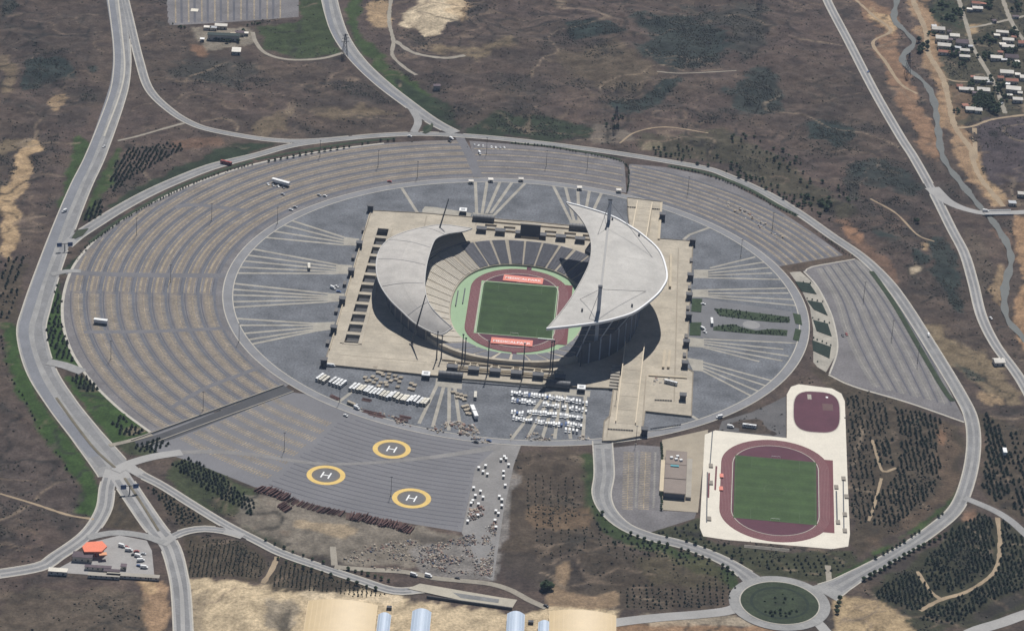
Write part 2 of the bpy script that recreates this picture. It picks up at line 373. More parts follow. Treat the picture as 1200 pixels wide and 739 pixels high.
# soil zones
BR, GRN, DGR, TAN, SAND, ORG, SCR, SOIL, DST = (.128, .096, .082), (.050, .086, .026), (.036, .050, .028), (.40, .285, .165), (.56, .46, .32), (.24, .14, .085), (.036, .050, .044), (.085, .068, .046), (.20, .175, .14)
YEL2 = (.20, .155, .095); DKB = (.055, .047, .043)
ZONES = [  # polygon, colour, feather px, strength
 ([(0, 15), (110, 10), (115, 60), (60, 70), (0, 60)], DKB, 14, .35), ([(25, 70), (70, 68), (92, 88), (60, 96), (22, 105)], SCR, 4, .9), ([(102, 78), (120, 76), (110, 88)], SCR, 3, .8),
 ([(0, 0), (20, 0), (15, 15), (0, 20)], SCR, 4, .8), ([(70, 125), (105, 128), (100, 150), (70, 150)], DKB, 6, .6),
 ([(0, 215), (20, 195), (40, 155), (50, 160), (36, 200), (22, 240), (22, 280), (5, 310), (0, 310)], TAN, 5, .9), ([(55, 115), (75, 108), (66, 130), (58, 132)], TAN, 3, .6), ([(0, 60), (20, 75), (12, 110), (0, 115)], YEL2, 6, .6),
 ([(0, 165), (20, 160), (45, 162), (30, 175), (0, 185)], YEL2, 4, .6),
 ([(88, 156), (104, 166), (95, 205), (70, 248), (64, 240), (80, 200)], GRN, 3, .9), ([(132, 176), (142, 170), (132, 205), (112, 250), (98, 262), (97, 250), (112, 215)], GRN, 3, .85),
 ([(115, 265), (150, 240), (190, 215), (240, 190), (290, 170), (330, 168), (290, 182), (240, 197), (190, 216), (140, 242)], DGR, 3, .95), ([(110, 262), (150, 225), (190, 205), (240, 182), (270, 168), (330, 167), (250, 195), (170, 225)], DGR, 4, .95),
 ([(190, 165), (230, 158), (270, 165), (240, 172), (205, 172)], (.20, .12, .08), 5, .6),
 ([(20, 310), (28, 300), (20, 380), (0, 380), (0, 300)], SOIL, 5, .8),
 ([(0, 378), (16, 378), (22, 400), (30, 440), (60, 488), (95, 528), (120, 572), (114, 606), (85, 600), (92, 565), (60, 525), (22, 462), (5, 420)], GRN, 4, 1),
 ([(54, 330), (66, 326), (72, 345), (74, 385), (94, 432), (60, 425), (50, 390)], GRN, 1, 1), ([(77, 441), (100, 440), (135, 476), (175, 507), (135, 520), (105, 484)], GRN, 2, 1),
 ([(138, 521), (150, 514), (200, 515), (198, 524), (165, 534), (150, 534)], (.07, .08, .045), 2, 1), ([(72, 320), (82, 305), (96, 296), (88, 310), (78, 322)], DGR, 2, 1),
 ([(85, 275), (95, 268), (104, 269), (96, 278), (86, 280)], DGR, 1, 1), ([(500, 147), (507, 145), (503, 155), (492, 157)], DGR, 1, 1),
 ([(297, 30), (350, 22), (352, -30), (375, -30), (383, 20), (400, 60), (370, 67), (335, 67), (312, 58)], (.055, .075, .032), 3, .95),
 ([(398, -30), (420, -30), (424, 40), (455, 78), (505, 108), (522, 138), (500, 134), (450, 93), (415, 55)], GRN, 4, .85), ([(450, 85), (520, 118), (545, 150), (530, 150), (500, 136)], DGR, 4, .9),
 ([(425, 0), (455, 0), (458, 30), (440, 32), (430, 20)], TAN, 4, .7), ([(472, 22), (490, 0), (548, -5), (540, 20), (515, 38), (495, 36), (470, 30)], SAND, 4, .9), ([(520, 0), (560, 0), (540, 30)], TAN, 8, .5),
 ([(460, 50), (520, 65), (600, 62), (620, 50), (600, 45), (540, 55)], YEL2, 8, .7), ([(360, 130), (480, 128), (440, 140), (370, 142)], YEL2, 5, .5), ([(300, 140), (340, 130), (335, 155), (300, 158)], YEL2, 5, .5), ([(330, 125), (440, 110), (460, 118), (350, 140)], DKB, 6, .5),
 ([(560, 158), (545, 148), (585, 136), (640, 134), (690, 150), (698, 164), (640, 166)], DGR, 5, .9),
 ([(663, 32), (690, 22), (738, 38), (720, 44), (680, 46), (665, 44)], SCR, 5, .95), ([(730, 20), (800, 18), (850, 40), (845, 80), (800, 84), (760, 70), (730, 50), (770, 52), (765, 35)], SCR, 8, .85),
 ([(725, 8), (900, 8), (900, 60), (860, 80), (850, 30)], SCR, 15, .5), ([(750, 110), (780, 90), (805, 86), (790, 105), (760, 130), (720, 135), (715, 120)], SCR, 5, .9), ([(850, 110), (885, 80), (910, 90), (915, 135), (880, 138)], SCR, 8, .8),
 ([(640, 65), (720, 50), (770, 80), (745, 110), (690, 90)], (.125, .098, .066), 10, .7), ([(690, 150), (720, 145), (740, 165), (700, 168)], DST, 5, .5), ([(752, 170), (765, 165), (778, 170), (775, 178), (755, 178)], SAND, 3, .75),
 ([(735, 160), (850, 155), (900, 180), (950, 215), (1000, 250), (1000, 262), (900, 215), (850, 190), (760, 180)], (.075, .072, .045), 8, .7),
 ([(945, 140), (985, 138), (1005, 160), (985, 172), (950, 160)], SCR, 5, .9), ([(1000, 195), (1030, 185), (1080, 215), (1075, 235), (1050, 225), (1010, 215)], SCR, 8, .7),
 ([(1000, 190), (1020, 190), (1005, 235), (990, 225)], SCR, 6, .6), ([(1020, 265), (1050, 270), (1058, 285), (1030, 282)], SCR, 4, .8), ([(1065, 293), (1085, 298), (1090, 308), (1070, 310)], SCR, 4, .9),
 ([(1085, 285), (1105, 275), (1120, 300), (1130, 345), (1135, 370), (1115, 350), (1095, 320)], SCR, 6, .85), ([(1062, 310), (1085, 312), (1078, 326), (1066, 322)], SAND, 4, .6), ([(1075, 282), (1090, 285), (1083, 300)], TAN, 3, .6),
 ([(975, 255), (1000, 265), (1045, 315), (1060, 345), (1040, 335), (1000, 290)], (.20, .125, .085), 6, .75), ([(985, 262), (1010, 272), (1010, 285), (990, 278)], ORG, 4, .9), ([(1030, 230), (1065, 255), (1055, 285), (1020, 265)], (.12, .085, .066), 6, .6),
 ([(1075, 372), (1120, 395), (1165, 420), (1200, 470), (1185, 478), (1140, 445), (1100, 420)], YEL2, 8, .75), ([(1110, 420), (1130, 425), (1160, 442), (1140, 446)], SCR, 4, .8), ([(1140, 460), (1165, 462), (1182, 476), (1160, 474)], TAN, 3, .6),
 ([(1000, 0), (1020, 0), (1050, 20), (1045, 45), (1070, 105), (1100, 150), (1104, 190), (1085, 178), (1050, 110), (1020, 55), (1035, 38)], (.25, .155, .095), 5, .85), ([(1010, 5), (1045, 20), (1047, 36), (1025, 45), (1040, 32)], TAN, 4, .8),
 ([(1060, -20), (1090, -20), (1098, 55), (1115, 110), (1135, 165), (1165, 215), (1182, 245), (1160, 245), (1125, 195), (1105, 140), (1092, 100), (1080, 60)], (.33, .22, .13), 6, .8), ([(1130, 165), (1150, 190), (1180, 235), (1160, 240), (1140, 200)], TAN, 4, .6),
 ([(1090, -20), (1230, -20), (1230, 135), (1165, 138), (1120, 148), (1105, 90), (1098, 50)], (.085, .080, .050), 4, .8), ([(1130, 95), (1150, 125), (1120, 145), (1110, 100)], (.19, .125, .08), 5, .7), ([(1090, 10), (1120, 0), (1130, 35), (1095, 30)], DGR, 4, .8), ([(1130, 30), (1155, 30), (1140, 45)], TAN, 4, .7),
 ([(1145, 140), (1200, 137), (1230, 180), (1200, 215), (1165, 215), (1148, 190)], (.085, .070, .075), 4, .8),
 ([(1188, 252), (1240, 252), (1240, 430), (1200, 410), (1185, 385), (1196, 320)], (.33, .21, .12), 4, .85), ([(1160, 262), (1185, 270), (1190, 300), (1170, 275)], (.2, .13, .09), 4, .6), ([(1165, 310), (1178, 315), (1172, 360), (1160, 340)], TAN, 4, .5), ([(1128, 265), (1150, 275), (1160, 330), (1150, 350)], (.13, .105, .08), 4, .6),
 ([(942, 305), (1005, 295), (1003, 302), (950, 311), (938, 318), (920, 322), (912, 314)], (.12, .09, .066), 2, .9),
 ([(945, 425), (975, 440), (1060, 474), (1130, 497), (1128, 560), (1100, 600), (1000, 655), (996, 560), (990, 465), (960, 445)], SOIL, 4, .8), ([(1098, 490), (1122, 495), (1126, 560), (1095, 605), (1020, 645), (1000, 650), (1060, 610), (1098, 570)], (.135, .095, .066), 8, .7), ([(1098, 500), (1112, 505), (1108, 525), (1098, 520)], ORG, 3, .6),
 ([(1128, 500), (1148, 490), (1150, 560), (1140, 590), (1148, 530)], (.16, .115, .085), 4, .7), ([(1150, 480), (1230, 500), (1230, 640), (1165, 590), (1148, 570)], SOIL, 6, .8),
 ([(1020, 690), (1090, 640), (1140, 595), (1180, 610), (1230, 655), (1230, 700), (1150, 735), (1080, 740), (1040, 710)], (.050, .052, .030), 6, .85), ([(1125, 598), (1145, 592), (1145, 606), (1128, 612)], (.22, .135, .09), 4, .8), ([(1130, 725), (1200, 690), (1200, 705), (1150, 728)], DKB, 4, .7),
 ([(978, 700), (1005, 696), (1040, 705), (1085, 742), (1090, 780), (975, 780)], (.36, .27, .16), 5, .9), ([(1125, 562), (1130, 572), (1105, 603), (1010, 662), (985, 682), (972, 680), (1060, 628), (1100, 598)], GRN, 3, .85),
 ([(755, 625), (820, 608), (828, 633), (900, 646), (996, 646), (1006, 660), (965, 682), (900, 674), (862, 655)], (.062, .066, .036), 2, .9),
 ([(680, 528), (697, 530), (697, 585), (716, 610), (760, 634), (800, 644), (860, 668), (862, 695), (845, 680), (800, 660), (740, 640), (700, 620), (682, 590)], (.045, .070, .026), 5, .9),
 ([(600, 528), (682, 528), (690, 600), (720, 640), (850, 690), (850, 712), (735, 716), (650, 690), (590, 660)], SOIL, 6, .55), ([(620, 592), (690, 592), (686, 618), (622, 618)], (.19, .13, .08), 5, .7), ([(730, 650), (840, 655), (850, 690), (760, 690)], (.10, .085, .05), 8, .6),
 ([(580, 640), (680, 655), (690, 690), (600, 690)], DKB, 8, .5), ([(650, 662), (668, 660), (662, 690), (690, 700), (725, 690), (720, 712), (640, 714)], (.28, .20, .125), 4, .8),
 ([(190, 558), (205, 535), (228, 537), (300, 573), (310, 590), (290, 608), (235, 596)], (.058, .072, .034), 3, .9), ([(170, 565), (240, 605), (262, 618), (215, 622), (190, 590)], SOIL, 3, .9),
 ([(300, 578), (350, 590), (420, 605), (541, 626), (560, 632), (540, 665), (400, 662), (320, 632), (270, 610)], DST, 6, .85), ([(340, 605), (420, 618), (400, 632), (350, 620)], (.33, .255, .165), 5, .7), ([(270, 606), (330, 630), (345, 650), (300, 628)], (.07, .072, .048), 5, .6), ([(485, 628), (530, 628), (520, 640), (490, 642)], DKB, 5, .5),
 ([(480, 640), (560, 628), (598, 545), (604, 545), (590, 640), (580, 682), (500, 676)], (.20, .185, .17), 5, .85),
 ([(215, 628), (285, 632), (312, 655), (305, 680), (220, 678)], SOIL, 3, .9), ([(330, 655), (460, 695), (440, 700), (320, 690), (312, 680)], SOIL, 3, .9),
 ([(222, 680), (310, 684), (350, 692), (470, 698), (610, 716), (650, 712), (722, 712), (722, 790), (222, 790)], (.52, .415, .27), 6, .9), ([(345, 690), (470, 695), (470, 705), (360, 702)], SAND, 4, .7), ([(310, 700), (350, 700), (345, 739), (315, 739)], DST, 6, .7), ([(222, 700), (240, 690), (245, 790), (222, 790)], DKB, 5, .4),
 ([(160, 678), (195, 684), (196, 790), (172, 790)], (.30, .20, .12), 4, .85), ([(165, 680), (182, 682), (178, 695), (165, 692)], TAN, 3, .7), ([(0, 690), (170, 690), (170, 790), (0, 790)], (.13, .105, .075), 10, .6),
 ([(725, 728), (900, 734), (960, 740), (960, 790), (725, 790)], (.27, .17, .10), 5, .85), ([(740, 720), (860, 716), (900, 730), (760, 735)], (.40, .34, .25), 4, .6),
 ([(0, 470), (60, 520), (90, 570), (80, 600), (0, 600)], (.10, .080, .070), 8, .6), ([(137, 560), (165, 620), (125, 618), (128, 585)], SOIL, 2, .9),
 ([(220, 52), (240, 50), (245, 68), (235, 66)], ORG, 3, .7), ([(222, 35), (290, 30), (298, 50), (240, 60)], (.24, .21, .165), 3, .8), ([(200, 70), (300, 65), (300, 95), (200, 95)], SCR, 12, .4),
]
MXW, MXH, OFF = 1600, 1140, 200
def zmask(poly, feather):
    a = np.zeros((MXH, MXW), np.float32)
    xs = [p[0]+OFF for p in poly]; ys = [p[1]+OFF for p in poly]; pad = int(feather*2+4)
    x0, x1, y0, y1 = max(0, int(min(xs))-pad), min(MXW, int(max(xs))+pad), max(0, int(min(ys))-pad), min(MXH, int(max(ys))+pad)
    if x1 <= x0 or y1 <= y0: return None
    yy, xx = np.mgrid[y0:y1, x0:x1]
    s = inside(xx, yy, list(zip(xs, ys))).astype(np.float32); k = int(feather)
    if k > 0:
        for _ in range(2):
            for ax in (0, 1):
                c = np.cumsum(np.pad(s, [(k+1, k) if q == ax else (0, 0) for q in (0, 1)], mode='edge'), axis=ax)
                s = (np.take(c, range(2*k+1, c.shape[ax]), ax)-np.take(c, range(0, c.shape[ax]-2*k-1), ax))/(2*k+1)
    return x0, y0, s
ux, uy = PX(gx, gy, 0*gx)
wx = (fbm(gx, gy, 26, 21, 4)-.5); wy = (fbm(gx, gy, 26, 31, 4)-.5)
n1 = fbm(gx, gy, 130, 41, 5); n2 = fbm(gx, gy, 30, 51, 5); n3 = fbm(gx, gy, 9, 61, 3)
col = np.empty((nx, ny, 3)); a = np.clip((n1-.5)*3+.5, 0, 1)[..., None]; b = np.clip((n2-.5)*4+.5, 0, 1)[..., None]
col[:] = np.array(BR)
col = col*(1-a*.45)+np.array((.108, .092, .068))*a*.35
col = col*(1-(b > .0)*b*.32)+np.array((.165, .118, .092))*b*.32
dk = np.clip((fbm(gx, gy, 55, 71, 5)-.56)*7, 0, 1)[..., None]
col = col*(1-dk*.6)+np.array((.060, .056, .050))*dk*.55
st_ = fbm(gx+gy*.3, gy*2.2-gx*.25, 34, 81, 5); lt = np.clip((st_-.55)*6, 0, 1)[..., None]; d3 = np.clip((.44-st_)*7, 0, 1)[..., None]
col = col*(1-lt*.45)+np.array((.165, .124, .092))*lt*.45
col = col*(1-d3*.55)+np.array((.070, .056, .050))*d3*.5
scrub_density = dk[..., 0]*1.0+.12
for poly, zc, fe, st in ZONES:
    r = zmask(poly, max(1, fe*.75))
    if r is None: continue
    zk = 1.42 if sum(zc) > .42 else 1.18
    x0, y0, s = r; h, wv = s.shape
    amp = min(14, 3+fe*1.5)
    qx = (ux+OFF+wx*amp*2.2-x0); qy = (uy+OFF+wy*amp*1.4-y0)
    ok = (qx > 0) & (qx < wv-1) & (qy > 0) & (qy < h-1)
    i = qx[ok].astype(int); j = qy[ok].astype(int)
    t = np.clip((s[j, i]-.5+(n3[ok]-.5)*.75+(n2[ok]-.5)*.55)*3.2+.5, 0, 1)*st*np.clip(s[j, i]*6, 0, 1)
    col[ok] = col[ok]*(1-t[:, None])+np.array(zc)*zk*t[:, None]
    if zc in (SCR,): scrub_density[ok] = np.maximum(scrub_density[ok], t*2.2)
    elif zc in (TAN, SAND, GRN, ORG, DST) or sum(zc) > .42: scrub_density[ok] *= np.clip(1-t*1.3, 0, 1)
n4 = fbm(gx, gy, 5.5, 65, 2)
for sd_, sc_, wd_, cl_, am_ in ((101, 150, .006, (.32, .25, .18), .85), (103, 80, .008, (.27, .205, .15), .7), (111, 40, .008, (.25, .19, .14), .5), (107, 70, .014, (.040, .038, .034), .85), (109, 45, .016, (.046, .044, .038), .75)):
    rg = fbm(gx*1.0+wx*8, gy*1.0+wy*8, sc_, sd_, 3); wl_ = np.exp(-((rg-.5)/wd_)**2)*am_*np.clip((vnoise(gx, gy, 90, sd_+1)-.42)*6, 0, 1)*(1-flat)
    col = col*(1-wl_[..., None])+np.array(cl_)*wl_[..., None]
col *= ((.47+.46*n3)*(.66+.62*n4))[..., None]
idx = np.arange(nx*ny).reshape(nx, ny)
quads = np.stack([idx[:-1, :-1], idx[1:, :-1], idx[1:, 1:], idx[:-1, 1:]], -1).reshape(-1, 4)
cxq = gx.ravel()[quads].mean(1); cyq = gy.ravel()[quads].mean(1)
ins = inside(gx.ravel(), gy.ravel(), podw)
quads = quads[~ins[quads].all(1)]
verts = np.stack([gx, gy, gz], -1).reshape(-1, 3)
# far skirt so the one sheet reaches the horizon
B = 30000; nb = len(verts)
far = np.array([[-B, -B, 0], [B, -B, 0], [B, B, 0], [-B, B, 0]], float)
cor = [idx[0, 0], idx[-1, 0], idx[-1, -1], idx[0, -1]]
skq = np.array([[nb+k, nb+(k+1) % 4, cor[(k+1) % 4], cor[k]] for k in range(4)])
verts = np.vstack([verts, far]); quads = np.vstack([quads, skq])
GM = bpy.data.materials.new('ground_soil'); GM.use_nodes = True
n = GM.node_tree.nodes; l = GM.node_tree.links; bs = n['Principled BSDF']; bs.inputs['Roughness'].default_value = .97; bs.inputs['Specular IOR Level'].default_value = .1
at = n.new('ShaderNodeAttribute'); at.attribute_name = 'soil'
geo = n.new('ShaderNodeNewGeometry'); tx = n.new('ShaderNodeTexNoise'); tx.inputs['Scale'].default_value = .42; tx.inputs['Detail'].default_value = 5; tx.inputs['Roughness'].default_value = .7
l.new(geo.outputs['Position'], tx.inputs['Vector'])
mr = n.new('ShaderNodeMapRange'); mr.inputs['From Min'].default_value = .3; mr.inputs['From Max'].default_value = .7; mr.inputs['To Min'].default_value = .58; mr.inputs['To Max'].default_value = 1.42
l.new(tx.outputs['Fac'], mr.inputs['Value'])
vm = n.new('ShaderNodeVectorMath'); vm.operation = 'SCALE'; l.new(at.outputs['Color'], vm.inputs[0]); l.new(mr.outputs[0], vm.inputs['Scale']); l.new(vm.outputs[0], bs.inputs['Base Color'])
gme = npmesh('ground', verts, quads, GM)
ca = gme.attributes.new('soil', 'FLOAT_COLOR', 'POINT')
cc = np.ones((len(verts), 4), np.float32); cc[:nb, :3] = col.reshape(-1, 3); cc[nb:, :3] = BR
ca.data.foreach_set('color', cc.ravel())
gme.polygons.foreach_set('use_smooth', np.ones(len(gme.polygons), bool))
tag(link('ground', gme), 'dry brown rolling land with grass strips and bare soil', kind='structure')

# ------------------------------------------------------------------ roads, kerbs, tracks, stream
RL = {'dual_main': 'wide grey dual carriageway curving round the western car park', 'west_branch': 'pale road branch running past the filling station forecourt', 'east_branch': 'pale dual road running down from the big junction past the filling station', 'ramp': 'narrow slip road curving off the dual carriageway to the loop road',
 'loop': 'grey loop road circling the stadium car parks to the roundabout', 'north': 'wide grey road coming down to the loop road from beyond the upper lot', 'slip': 'short curved slip where the northern road meets the loop road', 'compound': 'thin pale curved drive between the small compound and the green field', 'highway': 'long straight pale highway crossing the brown hillside beside the stream',
 'bridge_road': 'pale side road crossing the stream to the village', 'south_link': 'tree lined grey road from the stadium ring to the roundabout', 'west_exit': 'pale dusty road from the roundabout to the tan sheds', 'south_exit': 'short pale road leaving the roundabout beside the sandy bank', 'east_exit': 'grey side road between conifer plantations off the loop road', 'corner': 'pale road below the dense conifer plantation',
 'tree_road': 'pale road lined with small trees beside the building yard', 'junction_link': 'pale curved road linking the forecourt junction to the tree road', 'yard_link': 'grey link road along the top of the filling station forecourt', 'lot_entrance': 'pale entrance road from the dual carriageway into the tick marked lot', 'yard_track': 'pale track skirting the rubble yard and long slab', 'ramp_mouth': 'narrow pale strip at the outer end of the dark ramp'}
gate_i = 0
for ri_, (nm, key, pts, ws, m, kb) in enumerate(ROADW):
    z = .06+.014*ri_
    lab = RL.get(key)
    if lab is None:
        lab = ['short grey gateway from the dual carriageway through the green verge', 'short grey gateway at the end of the straight car park aisle'][gate_i]; gate_i += 1
    o = MB().ribbon(pts, ws, z).build(nm, m); tag(o, lab, kind='structure')
    if kb and len(pts) > 8:
        for s in (-1, 1):
            lp = []
            for i in range(2, len(pts)-2):
                dd = pts[i+1]-pts[i-1]; dd = dd/np.linalg.norm(dd); lp.append(pts[i]+np.array([-dd[1], dd[0]])*s*ws[i]*.24)
            MB().ribbon(lp, [ws[i]*(.27+.05*math.sin(i*.31+s)) for i in range(2, len(pts)-2)], z+.006).build('wheel_lane', LANE, o)
    if kb:
        for s in (-1, 1):
            mb = MB(); run = []
            def flush():
                global run
            cur = []
            segs = []
            for i in range(len(pts)):
                a = pts[max(i-1, 0)]; b = pts[min(i+1, len(pts)-1)]; dd = (b-a)/(np.linalg.norm(b-a)+1e-9); nn = np.array([-dd[1], dd[0]])
                p = pts[i]+nn*s*(ws[i]/2+.35); ok = True
                for rj, (_, k2, p2, w2, _, _) in enumerate(ROADW):
                    if rj == ri_: continue
                    dm = np.linalg.norm(np.array(p2)-p, axis=1); q = dm.argmin()
                    if dm[q] < w2[q]/2+1.2: ok = False; break
                if ok and math.hypot(p[0]-ISL[0], p[1]-ISL[1]) < 44: ok = False
                if ok: cur.append(p)
                elif cur: segs.append(cur); cur = []
            if cur: segs.append(cur)
            for sg in segs:
                if len(sg) < 3: continue
                k = len(mb.v)
                mb.ribbon(sg, 1.1, z+.12)
                # side faces of the kerb
                nvt = len(mb.v)-k; vs = mb.v[k:]
                low = [(x, y, z-.05) for x, y, _ in vs]
                bidx = len(mb.v); mb.v += low
                for i in range(0, nvt-2, 2):
                    for q in (0, 1):
                        mb.f.append([k+i+q, k+i+q+2, bidx+i+q+2, bidx+i+q]); mb.m.append(0)
            if mb.f: mb.build('kerb', KERB, o)
for i, (pts, wd, m) in enumerate(TRKW):
    rw = [wd*(.8+.5*random.random()) for _ in pts]
    o = MB().ribbon(pts, rw, .045+.003*i).build('path', m)
    mx, my = PX(np.array(pts[len(pts)//2][0]), np.array(pts[len(pts)//2][1]), 0.)
    tag(o, ['pale', 'tan'][m is TANM]+' dirt track '+('through the village' if mx > 1080 and my < 160 else 'across the open land'), kind='structure')
o = MB().ribbon(STRW, [6.8+1.8*math.sin(i*.7)+1.2*math.sin(i*.23) for i in range(len(STRW))], -.7).build('stream', WATER); tag(o, 'grey green stream winding past the village', kind='structure')
cw = smooth(W2([(126, -20), (134, 30), (137, 60), (136, 85), (130, 112), (106, 180), (86, 222), (68, 266), (48, 320), (33, 365), (28, 392), (40, 436), (62, 474), (88, 508), (110, 535)]))
dm_ = [o for o in C.objects if o.get('label', '').startswith('wide grey dual')][0]
MB().ribbon(cw, 8.5, .105).build('carriageway', mat('blue_grey_asphalt', (.195, .20, .215), .9, .14, .04, fine=.1), dm_)
cw = smooth(W2([(379, -20), (388, 30), (402, 55), (420, 78), (446, 101), (476, 123)])); dm_ = [o for o in C.objects if o.get('label', '').startswith('wide grey road coming')][0]
MB().ribbon(cw, 5, .16).build('carriageway', MATS['blue_grey_asphalt'], dm_)
# median strip of the dual road
med = [p for p in smooth(W2([(136, -20), (143, 40), (146, 80), (140, 112), (122, 160)])) ]
o = MB().ribbon(med, 1.6, .42).build('central_reservation', KERB); tag(o, kind='structure', label='pale narrow median along the dual carriageway')
med = smooth(W2([(66, 466), (92, 502), (112, 527), (135, 548)])); o = MB().ribbon(med, 2.2, .42).build('central_reservation', mat('median_soil', (.16, .14, .10), .95, .2, .1)); tag(o, kind='structure', label='brown soil median before the big junction')
med = smooth(W2([(146, 560), (166, 590), (186, 622)])); o = MB().ribbon(med, 2.0, .46).build('central_reservation', MATS['median_soil']); tag(o, kind='structure', label='brown soil median of the road beside the forecourt')
for pl_, lab in (([(84, 279), (90, 270), (104, 268), (97, 276), (88, 280)], 'teardrop grass island at the loop junction'), ([(495, 156), (502, 151), (506, 144), (508, 147), (505, 154), (499, 157)], 'teardrop grass island where the northern road splits')):
    wp = W2(pl_); tag(MB().poly(wp, .5).skirt(wp, .05, .5).build('traffic_island', mat('island_turf', (.045, .055, .03), .95, .3, .1, fine=.2)), lab, kind='structure')
# roundabout
rb = MB(); c32 = [(ISL[0]+40*math.cos(2*PI*i/72), ISL[1]+40*math.sin(2*PI*i/72)) for i in range(72)]
rb.ribbon([(ISL[0]+34.8*math.cos(2*PI*i/72), ISL[1]+34.8*math.sin(2*PI*i/72)) for i in range(72)], 9.5, .44, closed=True)
tag(rb.build('roundabout_road', ROAD), 'pale ring of road round the grassy roundabout island', kind='structure')
ir = 30.5
o = MB().poly([(ISL[0]+ir*math.cos(2*PI*i/64), ISL[1]+ir*math.sin(2*PI*i/64)) for i in range(64)], .56).build('roundabout_island', mat('island_grass', (.036, .048, .025), .95, .35, .09, fine=.25)); tag(o, 'round grassy roundabout island', kind='structure')
MB().ribbon([(ISL[0]+22*math.cos(2*PI*i/64), ISL[1]+22*math.sin(2*PI*i/64)) for i in range(64)], 2.2, .6, closed=True).build('planted_ring', mat('dark_planting', (.022, .032, .020), .95, .3, .2), o)
MB().ribbon([(ISL[0]+(ir+.4)*math.cos(2*PI*i/64), ISL[1]+(ir+.4)*math.sin(2*PI*i/64)) for i in range(64)], .9, .66, closed=True).build('kerb', KERB, o)

# ------------------------------------------------------------------ car parks
def lot(name, px, m, z, label):
    o = MB().poly(W2(px), z).build(name, m); tag(o, label, kind='structure'); return o
lotA = lot('car_park', LOT_A, LOTM, .02, 'huge empty western car park with curved tan parking rows')
lotB = lot('car_park', LOT_B, LOTH, .025, 'grey lot with three helicopter circles and tan stall ticks')
lotY = lot('car_park', LOT_YARD, DUST, .022, 'grey paved strip leading from the ring to the rubble yard')
lotC = lot('car_park', LOT_C, LOTM, .02, 'empty curved lot behind the scoreboard end')
lotD = lot('car_park', LOT_D, LOTM, .02, 'empty curved lot beyond the dark hedge line')
lotE = lot('car_park', LOT_E, LOTM, .02, 'fan shaped lot between the planters and the loop road')
lotT = lot('car_park', LOT_TOP, LOTM, .02, 'striped lot beyond the small compound')
lotS = lot('car_park', LOT_S, LOTM, .02, 'small lot with tan rows beside the long flat changing block')
def rows(parent, px, r0, r1, step, a0, a1, kind, dense=2.7, seed=0):
    poly = W2(px)
    rr = np.arange(r0, r1, step)
    for k, r in enumerate(rr):
        th = np.arange(a0, a1, dense/r)
        x, y = r*np.cos(th), r*np.sin(th)
        ok = inside((r+4)*np.cos(th), (r+4)*np.sin(th), poly) & inside((r-4)*np.cos(th), (r-4)*np.sin(th), poly)
        nn = vnoise(x, y, 30, 77+seed)
        mb = MB()
        if kind in ('tick', 'stripe'):
            if kind == 'tick':
                for t, q in zip(th, ok):
                    if not q: continue
                    for rc, ln in ((r-2.2, 3.6), (r+2.2, 3.6)):
                        hw = .55/r; v = [((rc+s*ln/2)*math.cos(t+d*hw), (rc+s*ln/2)*math.sin(t+d*hw), .05) for s, d in ((-1, -1), (1, -1), (1, 1), (-1, 1))]
                        mb.add(v, [(0, 1, 2, 3)])
            run = []
            for t, q in list(zip(th, ok))+[(0, False)]:
                if q: run.append((r*math.cos(t), r*math.sin(t)))
                else:
                    if len(run) > 3: mb.ribbon(run, .8 if kind == 'tick' else 2.0, .045)
                    run = []
        elif kind in ('seam', 'band', 'blue', 'fine'):
            run = []
            for t, q in list(zip(th, ok))+[(0, False)]:
                if q: run.append((r*math.cos(t), r*math.sin(t)))
                else:
                    if len(run) > 3: mb.ribbon(run, {'seam': 1.1, 'band': 6.0, 'blue': 3.6, 'fine': .8}[kind], {'seam': .04, 'band': .032, 'blue': .036, 'fine': .043}[kind])
                    run = []
        if mb.f: mb.build({'tick': 'parking_row', 'stripe': 'parking_row', 'seam': 'row_seam', 'band': 'parking_band', 'blue': 'lane_band', 'fine': 'parking_line'}[kind], {'tick': TICK, 'stripe': TICK, 'seam': SEAM, 'band': BAND, 'blue': BLUEBAND, 'fine': TICK}[kind], parent)
rows(lotA, LOT_A, 282.5, 405, 14.6, PI*.5, PI*1.27, 'band', 4)
rows(lotA, LOT_A, 275.5, 405, 14.6, PI*.5, PI*1.27, 'blue', 4)
rows(lotA, LOT_A, 284, 405, 14.6, PI*.52, PI*1.03, 'stripe', 3)
rows(lotA, LOT_A, 279.5, 405, 14.6, PI*.52, PI*1.03, 'fine', 3)
rows(lotA, LOT_A, 288, 405, 14.6, PI*.52, PI*1.03, 'fine', 3)
rows(lotA, LOT_A, 277, 405, 14.6, PI*.52, PI*1.03, 'seam', 4)
rows(lotA, LOT_A, 280, 405, 14.6, PI*1.035, PI*1.27, 'tick', 2.7)
rows(lotA, LOT_A, 287, 405, 14.6, PI*1.03, PI*1.27, 'seam', 4)
SPLIT_B = [(398, 489), (305, 571), (180, 535), (196, 519), (333, 460)]
rows(lotB, SPLIT_B, 280, 410, 14.6, PI*1.15, PI*1.6, 'tick', 2.7)
HELI_B = [(402, 488), (308, 572), (420, 603), (541, 623), (557, 548), (592, 515), (500, 495)]
rows(lotB, HELI_B, 275, 412, 6.6, PI*1.2, PI*1.6, 'seam', 4)
rows(lotC, LOT_C, 276, 352, 7.3, PI*.2, PI*.6, 'seam', 4); rows(lotC, LOT_C, 280, 350, 14.6, PI*.2, PI*.6, 'stripe', 4)
rows(lotD, LOT_D, 272, 340, 16.4, PI*.1, PI*.45, 'blue', 4)
rows(lotD, LOT_D, 277, 340, 8.2, PI*.1, PI*.45, 'stripe', 3); rows(lotD, LOT_D, 281, 340, 8.2, PI*.1, PI*.45, 'seam', 4)
